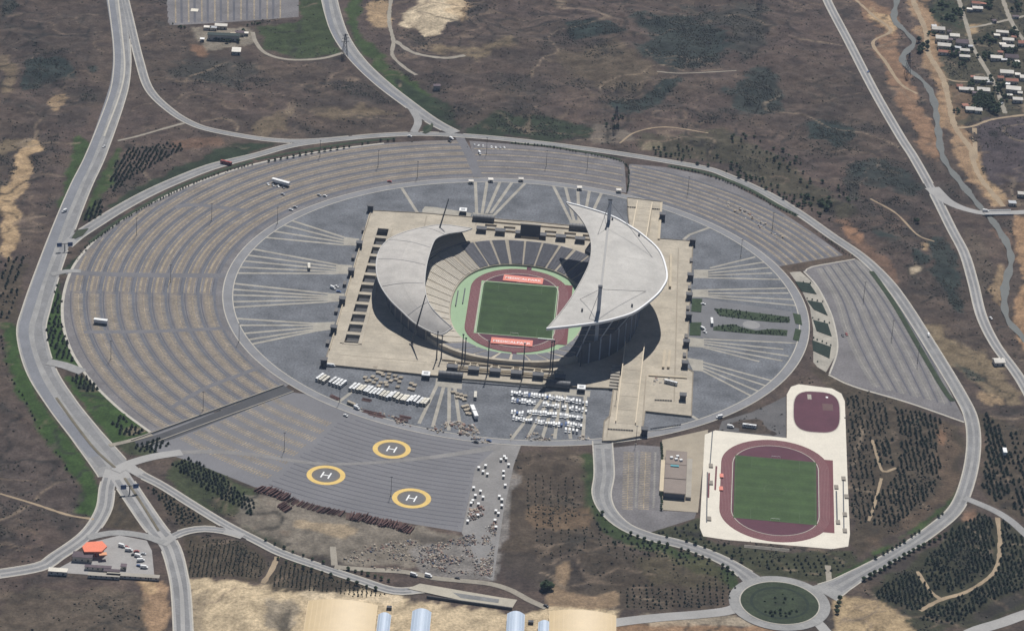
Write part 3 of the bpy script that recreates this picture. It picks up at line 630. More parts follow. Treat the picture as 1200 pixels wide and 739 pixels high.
# lot E: rows are arcs of a wider fan
def fan_rows(parent, px, A, Bq, n, kind, off=0):
    poly = W2(px); a = smooth(W2(A)); b = smooth(W2(Bq)); a = resample(a, 60); b = resample(b, 60)
    for k in range(n):
        t = (k+.5+off)/n; c = a*(1-t)+b*t; mb = MB(); ok = inside(c[:, 0], c[:, 1], poly); run = []
        for p, q in list(zip(c, ok))+[(None, False)]:
            if q: run.append(p)
            else:
                if len(run) > 3:
                    if kind == 'seam': mb.ribbon(run, 1.4, .04)
                    else:
                        mb.ribbon(run, .9, .045); s = resample(run, max(3, int(len(run)*5.2/2.8)))
                        for i in range(1, len(s)-1):
                            d = s[i+1]-s[i-1]; d /= np.linalg.norm(d); nn = np.array([-d[1], d[0]])
                            mb.add([(*(s[i]+nn*u*3.4+d*v*.45), .05) for u, v in ((-1, -1), (-1, 1), (1, 1), (1, -1))][::-1], [(0, 1, 2, 3)])
                run = []
        if mb.f: mb.build('parking_row' if kind == 'tick' else 'row_seam', TICKP if kind == 'tick' else SEAM, parent)
TICKP = mat('pale_stall_paint', (.27, .255, .225), .9, .25, .06, fine=.15)
EA = [(955, 315), (975, 350), (985, 385), (1000, 420), (1020, 452)]; EB = [(1008, 303), (1035, 335), (1063, 375), (1090, 420), (1115, 475)]
fan_rows(lotE, LOT_E, EA, EB, 6, 'tick'); fan_rows(lotE, LOT_E, EA, EB, 6, 'seam', .5)
def line_rows(parent, segs, m, wd, tick=0):
    for a, b in segs:
        pts = smooth(W2([a, b])); mb = MB().ribbon(pts, wd, .045)
        if tick:
            s = resample(pts, int(math.dist(pts[0], pts[-1])/2.7)); d = s[1]-s[0]; d /= np.linalg.norm(d); nn = np.array([-d[1], d[0]])
            for q in s: mb.add([(*(q+nn*u*tick+d*v*.5), .05) for u, v in ((-1, -1), (-1, 1), (1, 1), (1, -1))][::-1], [(0, 1, 2, 3)])
        mb.build('parking_row', m, parent)
line_rows(lotT, [((205+i*15.5, -28), (206+i*15.3, 27-i*.7)) for i in range(9)], TICK, 1.6)
line_rows(lotT, [((212+i*15.5, -28), (213+i*15.3, 27-i*.7)) for i in range(8)], SEAM, 2.5)
line_rows(lotS, [((737, 530), (735, 596)), ((757, 530), (754, 596))], TICK, .8, 4.5)
line_rows(lotS, [((747, 530), (745, 594)), ((768, 530), (766, 594))], TICKP, .6, 1.2)
# aisles that cross the rows
for i, (pxs, wd, m, lab) in enumerate([([(78, 319), (150, 322), (266, 323)], 9, mat('aisle_asphalt', (.16, .157, .165), .9, .15, .04, fine=.1), 'straight grey aisle crossing the western car park rows'),
    ([(98, 389), (180, 388), (272, 384)], 6, MATS['aisle_asphalt'], 'second straight aisle crossing the western car park rows'),
    ([(290, 247), (230, 240), (205, 243)], 7, MATS['aisle_asphalt'], 'short bluish aisle in the upper curve of the western car park'),
    ([(305, 430), (240, 455), (200, 478)], 5, MATS['aisle_asphalt'], 'aisle slanting across the lower rows of the western car park'),
    ([(538, 160), (548, 178), (561, 208)], 9, MATS['aisle_asphalt'], 'straight grey aisle from the northern road to the rear paver fan'),
    ([(213, 530), (250, 529), (300, 533), (375, 543), (450, 541), (525, 533), (590, 522)], [6, 6, 5, 4, 5, 6, 9], DUST, 'pale dusty wheel track winding past the helicopter circles')]):
    pts = smooth(W2(pxs)); ww = np.interp(np.linspace(0, 1, len(pts)), np.linspace(0, 1, len(wd)), wd) if hasattr(wd, '__len__') else wd
    tag(MB().ribbon(pts, ww, .07+.004*i).build('aisle', m), lab, kind='structure')
for (hx, hy, lab) in [(459, 526, 'yellow ringed helicopter circle highest on the lot toward the ring road'), (382, 556.5, 'yellow ringed helicopter circle beside the tan stall ticks'), (482.3, 583.5, 'yellow ringed helicopter circle above the rusty stack line')]:
    c_ = P(hx, hy); o = empty('helipad', (c_[0], c_[1], .05), -.22); tag(o, lab, 'helipad')
    MB().poly([(13.2*math.cos(t), 13.2*math.sin(t)) for t in np.linspace(0, 2*PI, 56, False)], .03).build('centre_disc', mat('helipad_grey', (.155, .150, .148), .9, .12, .08, fine=.08), o)
    MB().ribbon([(13.8*math.cos(t), 13.8*math.sin(t)) for t in np.linspace(0, 2*PI, 64, False)], 4.2, .06, closed=True).build('ring', YEL, o)
    MB().ribbon([(10.6*math.cos(t), 10.6*math.sin(t)) for t in np.linspace(0, 2*PI, 64, False)], .5, .055, closed=True).build('ring_inner_line', mat('helipad_edge', (.20, .155, .09), .9, .2, .1), o)  # thin dull brown line painted just inside the yellow ring
    h = MB()
    for s_ in (-1, 1): h.box(s_*3.1, 0, .05, .07, 1.2, 9.5)
    h.box(0, 0, .05, .068, 5.0, 1.1); h.build('letter_h', WHITE, o)
o = MB().ribbon(smooth(W2(LOT_A[2:21])), 2.6, .1).build('lot_edge', KERB, lotA)
o = MB().ribbon(smooth(W2([(944, 318), (952, 312.5), (1002, 303.5)])), 1.6, .1).build('lot_edge', KERB, lotE)
o = MB().ribbon(smooth(W2([(971, 439), (1000, 452.5), (1064, 471.5), (1130, 494.5)])), 2.0, .1).build('lot_edge', KERB, lotE)
o = MB().ribbon(smooth(W2([(942, 318), (958, 336), (974, 368), (981, 398), (980, 416), (972, 438)])), 1.6, .1).build('lot_edge', KERB, lotE)
o = MB().ribbon(smooth(W2([(717, 525), (715, 575), (718, 594), (728, 608), (745, 618), (760, 624)])), 1.6, .1).build('lot_edge', KERB, lotS)
for gl, wd, lab in (([(1021, 318), (1032, 333), (1050, 360), (1072, 398), (1095, 438), (1110, 462), (1117, 470)], 5, 'thin green strip between the fan shaped lot and the loop road'), ([(783, 194.5), (820, 201), (850, 210), (880, 223), (910, 240), (934, 253)], 5, 'thin green strip between the rear lot and the loop road'), ([(300, 187), (360, 176), (420, 166.5), (462, 162.5)], 4, 'thin green strip along the upper edge of the western lot'), ([(105, 284), (140, 258), (200, 224), (250, 203), (296, 188.5)], 4, 'thin green strip along the curved edge of the western lot'), ([(598, 167.5), (650, 172.5), (700, 181), (727, 187)], 3, 'thin dark strip behind the scoreboard end lot')):
    tag(MB().ribbon(smooth(W2(gl)), wd, .3).build('grass_strip', mat('verge_grass', (.040, .054, .028), .95, .3, .12, fine=.25)), lab, kind='structure')
tag(MB().poly(W2([(846, 493), (880, 483), (905, 472), (921, 464), (921, 513), (842, 504)]), .045).build('service_yard', mat('yard_asphalt', (.115, .11, .108), .9, .2, .06, fine=.15)), 'dark asphalt yard between ring road and training apron', kind='structure')
# dark sunken ramp between two terraces, with its low walls
rp = smooth(W2([(338, 455), (262, 485), (192, 512), (160, 520)]))
rr_ = MB().ribbon(rp, [13]*len(rp), .1).build('sunken_ramp', DARKA); tag(rr_, 'long dark radial ramp between the two western lots', kind='structure')
a = np.array(rp[0]); b = np.array(rp[-1]); d = (b-a)/np.linalg.norm(b-a); nn = np.array([-d[1], d[0]])
for s, hgt in ((1, .6), (-1, 1.1)):
    q0, q1 = a+nn*s*7, b+nn*s*7
    MB().beam((*q0, hgt/2), (*q1, hgt/2), .9, hgt).build('low_wall', CONC, rr_)
MB().ribbon([a-nn*6, b-nn*6], 2.0, .16).build('gutter', DARK, rr_)

# ring lot with a hole for the podium
inner = circle(R_RING, 200)
tag(MB().poly(inner, .03, [podw]).build('ring_plaza', RINGM), 'bluish grey asphalt circle round the stadium podium', kind='structure')
ringroad = MB().ribbon(circle(R_RING, 240), 8.5, .09, closed=True).build('ring_road', mat('ring_road_concrete', (.225, .225, .232), .9, .15, .05, fine=.08)); tag(ringroad, 'circular grey road round the stadium plaza', kind='structure')
MB().ribbon(circle(R_RING-4.5, 240), .9, .2, closed=True).build('kerb', KERB, ringroad)
MB().ribbon(circle(R_RING+4.5, 240), .9, .2, closed=True).build('kerb', KERB, ringroad)
# paver fans
FANS = [[((557, 211), (558.6, 250)), ((571, 212), (565, 250)), ((587, 211), (570, 250)), ((602, 211), (575, 250)), ((618, 212), (579, 252))],
 [((647, 215), (670, 261)), ((662, 217), (673, 260)), ((677, 220), (678.6, 260)), ((691, 222), (684, 260)), ((706, 224), (690, 258))],
 [((470, 219), (490, 250.6))],
 [((339, 257.6), (403, 278)), ((333, 264), (403, 281.4)), ((315, 270), (403, 284)), ((309, 278), (403, 287))],
 [((292, 291), (395, 310)), ((287, 298.5), (395, 313)), ((283, 305.5), (395, 316)), ((280, 313), (395, 318.5)), ((278, 320), (395, 320.5))],
 [((273, 332), (385, 344)), ((273, 339), (385, 347)), ((272, 345.5), (385, 349)), ((272, 353.5), (385, 351)), ((273, 360), (385, 353.5))],
 [((276, 373), (368, 379)), ((278, 381), (368, 381)), ((281, 391), (368, 383.5)), ((284, 399), (368, 386)), ((288, 404.5), (368, 388))],
 [((512.5, 450), (491, 496)), ((520.5, 451), (507, 500)), ((526.5, 451), (526, 504)), ((532.6, 451), (540, 506))],
 [((643, 458), (599.5, 514)), ((648, 459), (617.5, 514)), ((653, 459), (635, 514)), ((657, 460), (650, 514)), ((662, 461), (668.7, 514)), ((686, 464), (683, 515))],
 [((832, 314), (885, 301)), ((830, 317), (896, 307)), ((830, 320), (901, 313.6)), ((830, 322.6), (905, 320)), ((813, 325), (914, 327.4))],
 [((812, 340), (921, 337.6)), ((829, 343.4), (924, 343.4)), ((829, 346), (931, 351)), ((830, 348), (933, 358))],
 [((824, 397), (938, 402)), ((824, 399.7), (918, 409)), ((824, 402), (924, 417)), ((824, 405), (917, 422.6)), ((824, 406.7), (890, 423.5))],
 [((823, 424), (905, 446)), ((823, 427.6), (900, 452.6)), ((823, 431), (893, 460)), ((823, 434), (888, 467.7))],
 [((415, 457), (394, 473))], [((808, 275), (833, 266))], [((801, 281), (808, 275))], [((811, 487), (823, 495))]]
FL = ['behind the scoreboard end by the barrel gate', 'behind the big crescent roof', 'alone behind the small roof', 'at the upper western gate kiosk', 'at the second western gate kiosk', 'at the third western gate kiosk', 'at the lower western gate kiosk', 'in front of the barrel gate by the small roof', 'under the parked white vans', 'above the sunken garden at the first kiosk', 'just above the sunken garden', 'just below the sunken garden', 'at the lowest kiosk beside the garden side', 'beside the dark scrap patch', 'bent path end by the ring road', 'bent path start at the podium corner', 'short link from podium corner to ring road']
for fi, (fan, fl) in enumerate(zip(FANS, FL)):
    for k, (a, b) in enumerate(fan):
        o = MB().ribbon(smooth(W2([a, b])), 3.0 if fi not in (9, 10, 11, 12) else 2.4, .058+.004*k).build('paved_strip', STRIPB)
        tag(o, 'straight beige paved strip of the fan '+fl if len(fan) > 1 else 'beige paved strip '+fl, kind='structure')
PADS = [[(402.7, 277.5), (421, 280), (418, 288), (402.7, 287.5)], [(394, 309.5), (413, 311), (411, 321), (394, 321)], [(384, 343.5), (404, 344), (401, 353), (384, 354)], [(367, 378), (393, 377), (389, 386), (367, 389)],
 [(511, 443), (542, 446), (541, 456), (510, 452)], [(640, 454), (692, 458), (691, 465), (638, 461)], [(813, 316), (830, 316), (830, 325), (813, 326)], [(811, 339.5), (830, 341), (830, 348.5), (810, 348)], [(807, 395), (825, 397), (825, 407), (806, 406)], [(805, 419), (824, 422), (824, 435), (812, 434)],
 [(554, 249), (580, 252), (580, 259), (553, 257)], [(668, 258), (692, 258), (692, 268), (666, 266)], [(495, 246), (498, 242), (512, 243), (553, 250), (550, 256), (495, 251)], [(925, 319), (938, 318), (958, 336), (974, 368), (981, 398), (980, 415), (968, 436), (958, 430), (953, 424), (953, 385), (949, 360), (938, 337)]]
for k, pd in enumerate(PADS):
    tag(MB().poly(W2(pd), .085+.002*k).build('paved_apron', STRIPB), ['beige paved apron at the gate kiosk', 'pale paved slope holding the four dark planters'][k == 13], kind='structure')
# ------------------------------------------------------------------ stadium
stadium = empty('stadium', (0, 0, 0)); tag(stadium, 'large open stadium with two pale crescent roofs on a beige podium', 'stadium')
ZF = -6.0; PZ = 1.2; SCX, SCY = 1.2, -4.7; STH = -.030
def SL(x, y):   # stadium-local -> world
    c, s = math.cos(STH), math.sin(STH); return (SCX+x*c-y*s, SCY+x*s+y*c)
def sup(t, a, b, e=2.35):
    c, s = math.cos(t), math.sin(t)
    return SL(a*math.copysign(abs(c)**(2/e), c), b*math.copysign(abs(s)**(2/e), s))
NB = 120
# equal-arclength parameters of the bowl
tt = np.linspace(0, 2*PI, 2000); xy = np.array([sup(t, 76, 106) for t in tt]); dl = np.r_[0, np.cumsum(np.linalg.norm(np.diff(xy, axis=0), axis=1))]
def tpar(u): return float(np.interp((u % 1)*dl[-1], dl, tt))
AI, BI, AO, BO = 61, 90.5, 95, 121
ZI, ZO = -4.6, 6.0
outer_loop = [sup(tpar(i/NB), AO+3, BO+3) for i in range(NB)]
# podium slab with holes for the bowl and for the row of sunken courts
LAD = [(441.3, 266.6), (458, 268), (421.8, 403.4), (400.7, 402)]
lad = [P(*q, PZ)[:2] for q in LAD]
podz = [tuple(q) for q in W2(PODIUM, 0)]
pm = MB().poly(podz, PZ, [outer_loop[::-1], [tuple(q) for q in lad]])
pm.skirt(podz, -.4, PZ); pod = pm.build('podium', BEIGE, stadium)
MB().ribbon(podz, 1.0, PZ+.5, closed=True).skirt(podz, PZ-.02, PZ+.5).build('parapet', mat('parapet_concrete', (.25, .215, .165), .9, .15, .1), pod)
# paving joints on the podium
for (a, b) in [((500, 253), (470, 395)), ((560, 258), (557, 264)), ((395, 415), (500, 424)), ((505, 424), (640, 446)), ((795, 290), (790, 470)), ((747, 236), (742, 272)), ((764, 238), (760, 279)), ((720, 448), (711, 512)), ((757, 440), (752, 508))]:
    p0, p1 = P(*a, PZ), P(*b, PZ); MB().ribbon([p0[:2], p1[:2]], 1.2, PZ+.02).build('paving_band', mat('darker_paving', (.33, .285, .22), .9, .12, .08), pod)
for k in range(1, 16):      # paving joints
    y_ = 255+k*11
    a_, b_ = P(432-k*3.4, y_, PZ), P(520-k*3.0 if k < 13 else 505, y_+7, PZ)
    MB().ribbon([a_[:2], b_[:2]], .55, PZ+.012).build('paving_joint', MATS['darker_paving'], pod)
for k in range(14):
    a_, b_ = P(773-k*.6 if k > 1 else 778, 290+k*14, PZ), P(807-k*.4, 292.5+k*14, PZ)
    MB().ribbon([a_[:2], b_[:2]], .55, PZ+.012).build('paving_joint', MATS['darker_paving'], pod)
# sunken courts
lq = [np.array(q) for q in lad]
court_floor = MB().poly([tuple(q) for q in lad], -7).build('court_floor', DARKA, pod)
wl = MB().skirt([tuple(q) for q in lad][::-1], -7, PZ); wl.build('court_wall', mat('court_concrete', (.24, .21, .165), .9, .1, .1), pod)
for k in range(13):
    t = k/12; a_ = lq[0]*(1-t)+lq[3]*t; b_ = lq[1]*(1-t)+lq[2]*t
    MB().beam((*a_, PZ-1.6), (*b_, PZ-1.6), 5.2 if k not in (0, 12) else 3.2, 3.8).build('court_beam', BEIGE, pod)
for i, j in ((0, 3), (1, 2)):
    MB().beam((*lq[i], PZ-.4), (*lq[j], PZ-.4), 3.4, 2.2).build('court_edge', BEIGE, pod)
# bowl concrete
bm_ = MB(); vs = []
for i in range(NB):
    t = tpar(i/NB)
    vs += [(*sup(t, AI-.5, BI-.5), ZF), (*sup(t, AI, BI), ZI), (*sup(t, AO, BO), ZO), (*sup(t, AO+3.4, BO+3.4), ZO+.1), (*sup(t, AO+3.4, BO+3.4), -8)]
fs = []
for i in range(NB):
    j = (i+1) % NB
    for k in range(4): fs.append((5*i+k, 5*j+k, 5*j+k+1, 5*i+k+1))
bm_.add(vs, [f[::-1] for f in fs]); bowl = bm_.build('terrace_concrete', BEIGE, stadium)
# outer concourse slab behind the end stands, up to the podium
fl = MB().poly(outer_loop, ZF-.3).build('bowl_floor', APRON, stadium)
# seating blocks, each with its own stepped rows
NBLK = 44; ROWS = 22
for k in range(NBLK):
    u0, u1 = k/NBLK, (k+1)/NBLK; mid = tpar((u0+u1)/2); mx, my = sup(mid, 1, 1)
    gap = .0020 if k % 4 else .0042
    mb = MB(); seg = 4
    us = np.linspace(u0+gap, u1-gap*.4, seg+1)
    prof = []
    for r in range(ROWS):
        f0 = .03+.95*r/ROWS; f1 = .03+.95*(r+1)/ROWS
        z = ZI+(ZO-ZI)*f1+.14
        prof += [(f0, z), (f1, z)]
    n_ = len(prof); vs = []
    for u in us:
        t = tpar(u)
        for f, z in prof: vs.append((*sup(t, AI+(AO-AI)*f, BI+(BO-BI)*f), z))
    fs = [(i*n_+j, i*n_+j+1, (i+1)*n_+j+1, (i+1)*n_+j)[::-1] for i in range(seg) for j in range(n_-1)]
    mb.add(vs, fs)
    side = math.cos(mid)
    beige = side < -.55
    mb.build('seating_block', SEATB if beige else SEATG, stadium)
# upper tiers, rear walls under the roofs
def tier(c, span, a0, b0, a1, b1, z0, z1, wz0, wz1, nm, m, drop):
    N = 36; mb = MB(); vs = []; wv = []
    for i in range(N+1):
        u = -1+2*i/N; t = c+u*span; k = 1-drop*abs(u)**2.2; sh = 1-.25*abs(u)**4
        p0 = np.array(sup(t, a0, b0)); p1 = np.array(sup(t, a1, b1)); p1 = p0+(p1-p0)*sh
        for r in range(9):
            f = r/8; q = p0+(p1-p0)*f; z = z0+(z1-z0)*k*f; vs += [(*q, z+.0), (*(p0+(p1-p0)*min(1, f+.1)), z+.05)]
        wv += [(*p0, -6), (*p0, z0), (*p1, z0+(z1-z0)*k+1.5), (*p1, -1)]
    n_ = 18
    mb.add(vs, [(i*n_+j, i*n_+j+1, (i+1)*n_+j+1, (i+1)*n_+j)[::-1] for i in range(N) for j in range(n_-1)])
    tr = mb.build('upper_tier', m, stadium)
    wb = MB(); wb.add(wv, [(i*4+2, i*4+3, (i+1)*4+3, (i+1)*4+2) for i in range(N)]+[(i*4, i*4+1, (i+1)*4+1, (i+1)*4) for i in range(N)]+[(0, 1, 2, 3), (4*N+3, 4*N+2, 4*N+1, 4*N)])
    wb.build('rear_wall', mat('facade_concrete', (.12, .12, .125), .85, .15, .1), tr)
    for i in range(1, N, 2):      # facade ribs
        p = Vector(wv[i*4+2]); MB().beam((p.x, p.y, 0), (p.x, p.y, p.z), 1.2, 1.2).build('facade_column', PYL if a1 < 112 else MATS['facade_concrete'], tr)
    return tr
tier(0, 1.0, 95.6, 121.6, 111, 129, 9, 24, 0, 0, 'west', SEATG, .35)

def crescent(outer, inner, zo, zi, nacross, dome, ncut, thick, m, nm):
    """roof between an outer and an inner edge (pixels with heights); built as separate panels"""
    N = 72
    o = [P(*q, z) for q, z in zip(outer, zo)]; i_ = [P(*q, z) for q, z in zip(inner, zi)]
    def sm3(pts):
        p = [np.array(q) for q in pts]; e = [2*p[0]-p[1]]+p+[2*p[-1]-p[-2]]; r = []
        for k in range(1, len(e)-2):
            for s in range(8):
                t = s/8; r.append(.5*((2*e[k])+(-e[k-1]+e[k+1])*t+(2*e[k-1]-5*e[k]+4*e[k+1]-e[k+2])*t*t+(-e[k-1]+3*e[k]-3*e[k+1]+e[k+2])*t**3))
        return r+[e[-2]]
    o = resample(sm3(o), N+1); i_ = resample(sm3(i_), N+1)
    wd = np.linalg.norm(o-i_, axis=1); wd = wd/wd.max()
    def S(k, f):
        p = o[k]*(1-f)+i_[k]*f; p = p.copy(); p[2] += dome*math.sin(PI*f)*wd[k]; return p
    roof = None
    step = N//ncut
    for c in range(ncut):
        ks = range(c*step, min(N, (c+1)*step)+1)
        for h0, h1 in ((0, .5), (.5, 1)):
            fsx = np.linspace(h0, h1, nacross+1); vs = []
            dz = .05*((c+int(h0*2)) % 2)
            for k in ks:
                for f in fsx: vs.append(S(k, f)+np.array([0, 0, dz]))
            for k in ks:
                for f in fsx: vs.append(S(k, f)-np.array([0, 0, thick*(.35+.65*math.sin(PI*min(1, max(0, f)))*wd[k])]))
            nn = nacross+1; K = len(ks); off = K*nn; fs = []
            for a in range(K-1):
                for b in range(nacross):
                    q = (a*nn+b, a*nn+b+1, (a+1)*nn+b+1, (a+1)*nn+b); fs.append(q[::-1]); fs.append(tuple(x+off for x in q))
            for a in range(K-1):
                for b, fl_ in ((0, 0), (nacross, 1)):
                    q = (a*nn+b, (a+1)*nn+b, (a+1)*nn+b+off, a*nn+b+off); fs.append(q if not fl_ else q[::-1])
            for b in range(nacross):
                q = (b, b+1, b+1+off, b+off); fs.append(q); e_ = (K-1)*nn; fs.append((e_+b+1, e_+b, e_+b+off, e_+b+1+off))
            mb = MB().add(vs, fs); pan = mb.build('roof_panel', m, stadium if roof is None else roof)
            if roof is None:
                pan.name = nm; roof = pan
    return roof, o, i_, S
WO = [(663.8, 238), (686.8, 244), (716.6, 253.8), (737, 265), (754.5, 277), (773.5, 296), (781.6, 323), (776, 338), (765.3, 350), (743.7, 366), (722, 373.5), (700.4, 378.4), (670, 382.5), (640.3, 385.6)]
WI = [(663.8, 238), (678.7, 253.8), (688, 268.7), (692.8, 286.3), (691, 306.6), (682.8, 325.6), (670.6, 347), (657, 366), (640.3, 385.6)]
zo = [45, 45, 45, 45, 45, 45, 45, 45, 45, 45, 45, 45, 45.5, 46]; zi = [45, 46, 47, 47.5, 47.5, 47.5, 47.5, 47, 46]
wroof, wo_, wi_, WS = crescent(WO, WI, zo, zi, 4, 3.0, 9, 3.2, ROOFM, 'western_roof'); wroof.name = 'crescent_roof'; wroof['label'] = 'larger crescent roof with white rim and two masts'
rimb = MB()
rp_ = [p+np.array([0, 0, .2]) for p in wo_]
for a, b in zip(rp_[:-1], rp_[1:]): rimb.beam(a, b, 1.5, 2.2)
rimb.build('roof_rim', RIM, wroof)
rimb = MB()
for a, b in zip(wi_[:-1], wi_[1:]): rimb.beam(a+np.array([0, 0, .2]), b+np.array([0, 0, .2]), .7, .9)
rimb.build('inner_rim', ROOFM, wroof)
EO = [(553, 268), (543, 266.5), (515, 263.6), (481.4, 270), (458.3, 279), (445.4, 292), (440.8, 310), (444, 330.5), (455.7, 349.7), (471, 365), (489, 380.6), (515, 392), (530, 384)]
EI = [(553, 268), (543, 271.3), (525, 274), (512.3, 279), (507, 286.7), (500.7, 307.3), (498, 328), (499, 344.6), (504.6, 358.7), (517.4, 372.9), (530, 384)]
zo = [17, 13.5, 11.5, 14, 19, 24, 26, 25, 22, 18.5, 15, 12.5, 15]; zi = [17, 20, 23.5, 25.5, 26.5, 27, 27.5, 27, 25.5, 20.5, 15]
eroof, eo_, ei_, ES = crescent(EO, EI, zo, zi, 4, 2.2, 6, 2.4, ROOFE, 'crescent_roof'); eroof['label'] = 'smaller crescent roof with faint panel seams'
rimb = MB()
for a, b in zip(eo_[:-1], eo_[1:]): rimb.beam(a, b, .8, 1.2)
for a, b in zip(ei_[:-1], ei_[1:]): rimb.beam(a, b, .6, .9)
rimb.build('roof_rim', mat('roof_rim_grey', (.50, .49, .47), .6, .05, .2), eroof)
for k in (13, 25, 37, 49, 60):      # seams / gutters across the small roof
    mb = MB(); q = [ES(k, f) for f in np.linspace(.03, .97, 9)]
    for a, b in zip(q[:-1], q[1:]): mb.beam(a+np.array([0, 0, .1]), b+np.array([0, 0, .1]), .7, .3)
    mb.build('roof_seam', mat('seam_grey', (.36, .345, .33), .8, .1, .2), eroof)
# upper tier of the small stand, following the roof above it; its rear wall is raised to meet it and shut out the sun
def under_roof(S, k0, k1, f, zt, m):
    c, s = math.cos(STH), math.sin(STH); A, Bb, e = 95.6, 121.6, 2.35; tv = []; wv = []; R_ = 9
    for k in range(k0, k1+1):
        q = S(k, f); X, Y = q[0]-SCX, q[1]-SCY; lx, ly = X*c+Y*s, -X*s+Y*c
        t = math.atan2(math.copysign(abs(ly/Bb)**(e/2), ly), math.copysign(abs(lx/A)**(e/2), lx)); p0 = np.array(sup(t, A, Bb)); p1 = np.array(q[:2])
        if np.linalg.norm(p1-np.array([SCX, SCY])) < np.linalg.norm(p0-np.array([SCX, SCY]))+1.5: continue
        z1 = max(9.0, min(zt, q[2]-4.5))
        for r in range(R_):
            ff = r/(R_-1); z = 7.5+(z1-7.5)*ff
            tv += [(*(p0+(p1-p0)*ff), z), (*(p0+(p1-p0)*min(1, ff+.11)), z+.04)]
        wv += [(*p1, q[2]-1.0), (*p1, -1), (*p0, 7.5), (*p0, 5.5)]
    n_ = 2*R_; K = len(tv)//n_
    tr = MB().add(tv, [(i*n_+j, i*n_+j+1, (i+1)*n_+j+1, (i+1)*n_+j)[::-1] for i in range(K-1) for j in range(n_-1)]).build('upper_tier', m, stadium)
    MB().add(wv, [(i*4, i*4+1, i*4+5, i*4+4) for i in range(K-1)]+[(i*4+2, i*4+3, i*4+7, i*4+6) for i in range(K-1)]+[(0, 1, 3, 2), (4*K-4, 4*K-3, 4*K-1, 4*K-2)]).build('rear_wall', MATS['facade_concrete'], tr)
    for i in range(1, K-1, 3):
        x, y, z = wv[i*4]; MB().beam((x, y, 0), (x, y, z), 1.2, 1.2).build('facade_column', CONC, tr)
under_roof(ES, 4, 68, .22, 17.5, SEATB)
# big roof: pylons through the roof, truss between them, stays
def pylon(base, top, wdt, par=stadium):
    mb = MB(); b = np.array(base); t = np.array(top)
    mb.beam(b, t, wdt, wdt*.8); o = mb.build('pylon', PYL, par)
    MB().box(t[0], t[1], t[2], t[2]+1.2, wdt*1.2, wdt*1.2).build('pylon_cap', STEEL, o)
    MB().box(b[0], b[1], PZ, PZ+5, wdt*2.2, wdt*2.2, 0, .8, .8).build('pylon_base', CONC, o)
    return o
p2b = P(697, 419, PZ); p2t = p2b.copy(); p2t[2] = 71
p1t = P(715.3, 234, 71); p1b = p1t.copy(); p1b[2] = PZ
pylon(p1b, p1t, 3.2); pylon(p2b, p2t, 3.2)
tr_ = MB(); a = p1t.copy(); b = p2t.copy(); a[2] = b[2] = 49.4
tr_.beam(a, b, 2.0, 1.6); tr_.build('roof_truss', mat('truss_grey', (.36, .35, .335), .7, .1, .1), wroof)
for pt in (p1t, p2t):
    for k, f in ((10, .25), (30, .15), (45, .15), (62, .25), (20, .85), (55, .85)):
        q = WS(k, f)
        if abs(q[1]-pt[1]) < 75: MB().beam(pt-np.array([0, 0, 2]), q, .28, .28).build('stay_cable', STEEL, wroof)
for k, f in ((20, .1), (52, .12), (60, .6), (12, .2)):   # small anchor posts on the roof
    q = WS(k, f); MB().box(q[0], q[1], q[2]-.5, q[2]+2.2, 1.6, 1.6).build('stay_anchor', STEEL, wroof)
for k, f in ((36, .3), (32, .35), (40, .3), (28, .42), (24, .4)):  # patched roof bands
    q0, q1 = WS(k, f), WS(k, min(.48, f+.35)); q0[2] += .35; q1[2] += .35
# raking struts under the big roof's outer edge
for k in range(18, 68, 5):
    q = WS(k, .06); f_ = WS(k, .42); MB().beam((q[0], q[1], q[2]-2), (f_[0], f_[1], 9), .9, .9).build('raking_strut', PYL, wroof)
# small roof: two leaning masts
for bpx, fpx in (((482, 403.5), (496, 402)), ((509, 287), (523, 286.6))):
    b = P(*bpx, PZ); f_ = P(*fpx, PZ); t = f_.copy(); t[2] = 49
    mb = MB().cone(b, t, 1.0, .45, 8); o = mb.build('leaning_mast', STEEL, stadium)
    MB().cone((b[0], b[1], PZ), (b[0], b[1], PZ+1.5), 2.2, 1.6, 8).build('mast_base', CONC, o)
# end concourses: stair kiosks, frames, scoreboard, barrel gates
def kiosk(px, py, sx=7, sy=5, h=4.2):
    p = P(px, py, PZ); o = MB().box(p[0], p[1], PZ-.1, PZ+h, sx, sy, STH).build('stair_kiosk', mat('kiosk_dark', (.06, .062, .07), .8, .2, .2), stadium)
    MB().box(p[0], p[1], PZ+h, PZ+h+.5, sx+.8, sy+.8, STH).build('kiosk_roof', mat('kiosk_roof_m', (.12, .12, .125), .8, .2, .2), o)
N_K = [(564, 271.5), (586, 274), (609.6, 276.5), (634, 279), (657, 281), (679.6, 283.5)]
S_K = [(529.7, 433.5), (555, 436), (580, 438.2), (605, 440.6), (630.4, 443), (656, 445.5)]
for q in N_K: kiosk(q[0], q[1], 9, 6, 4)
for q in S_K: kiosk(q[0], q[1], 9, 6, 4)
PARA = mat('beige_wall', (.50, .43, .32), .9, .1, .1)
def frame(cx, cy, sx, sy, h=1.8):
    p = P(cx, cy, PZ); mb = MB()
    for a, b, c, d_ in ((0, sy/2, sx, .9), (0, -sy/2, sx, .9), (sx/2, 0, .9, sy), (-sx/2, 0, .9, sy)):
        c_, s_ = math.cos(STH), math.sin(STH); mb.box(p[0]+a*c_-b*s_, p[1]+a*s_+b*c_, PZ, PZ+h, c, d_, STH)
    mb.build('stairwell_parapet', PARA, stadium)
    MB().box(p[0], p[1], PZ+.02, PZ+.06, sx-1.5, sy-1.5, STH).build('stairwell_floor', CONC, stadium)
for i in range(6):
    a, b = N_K[i]; frame(a+(11 if i < 5 else 10), b-4.5, 12, 9)
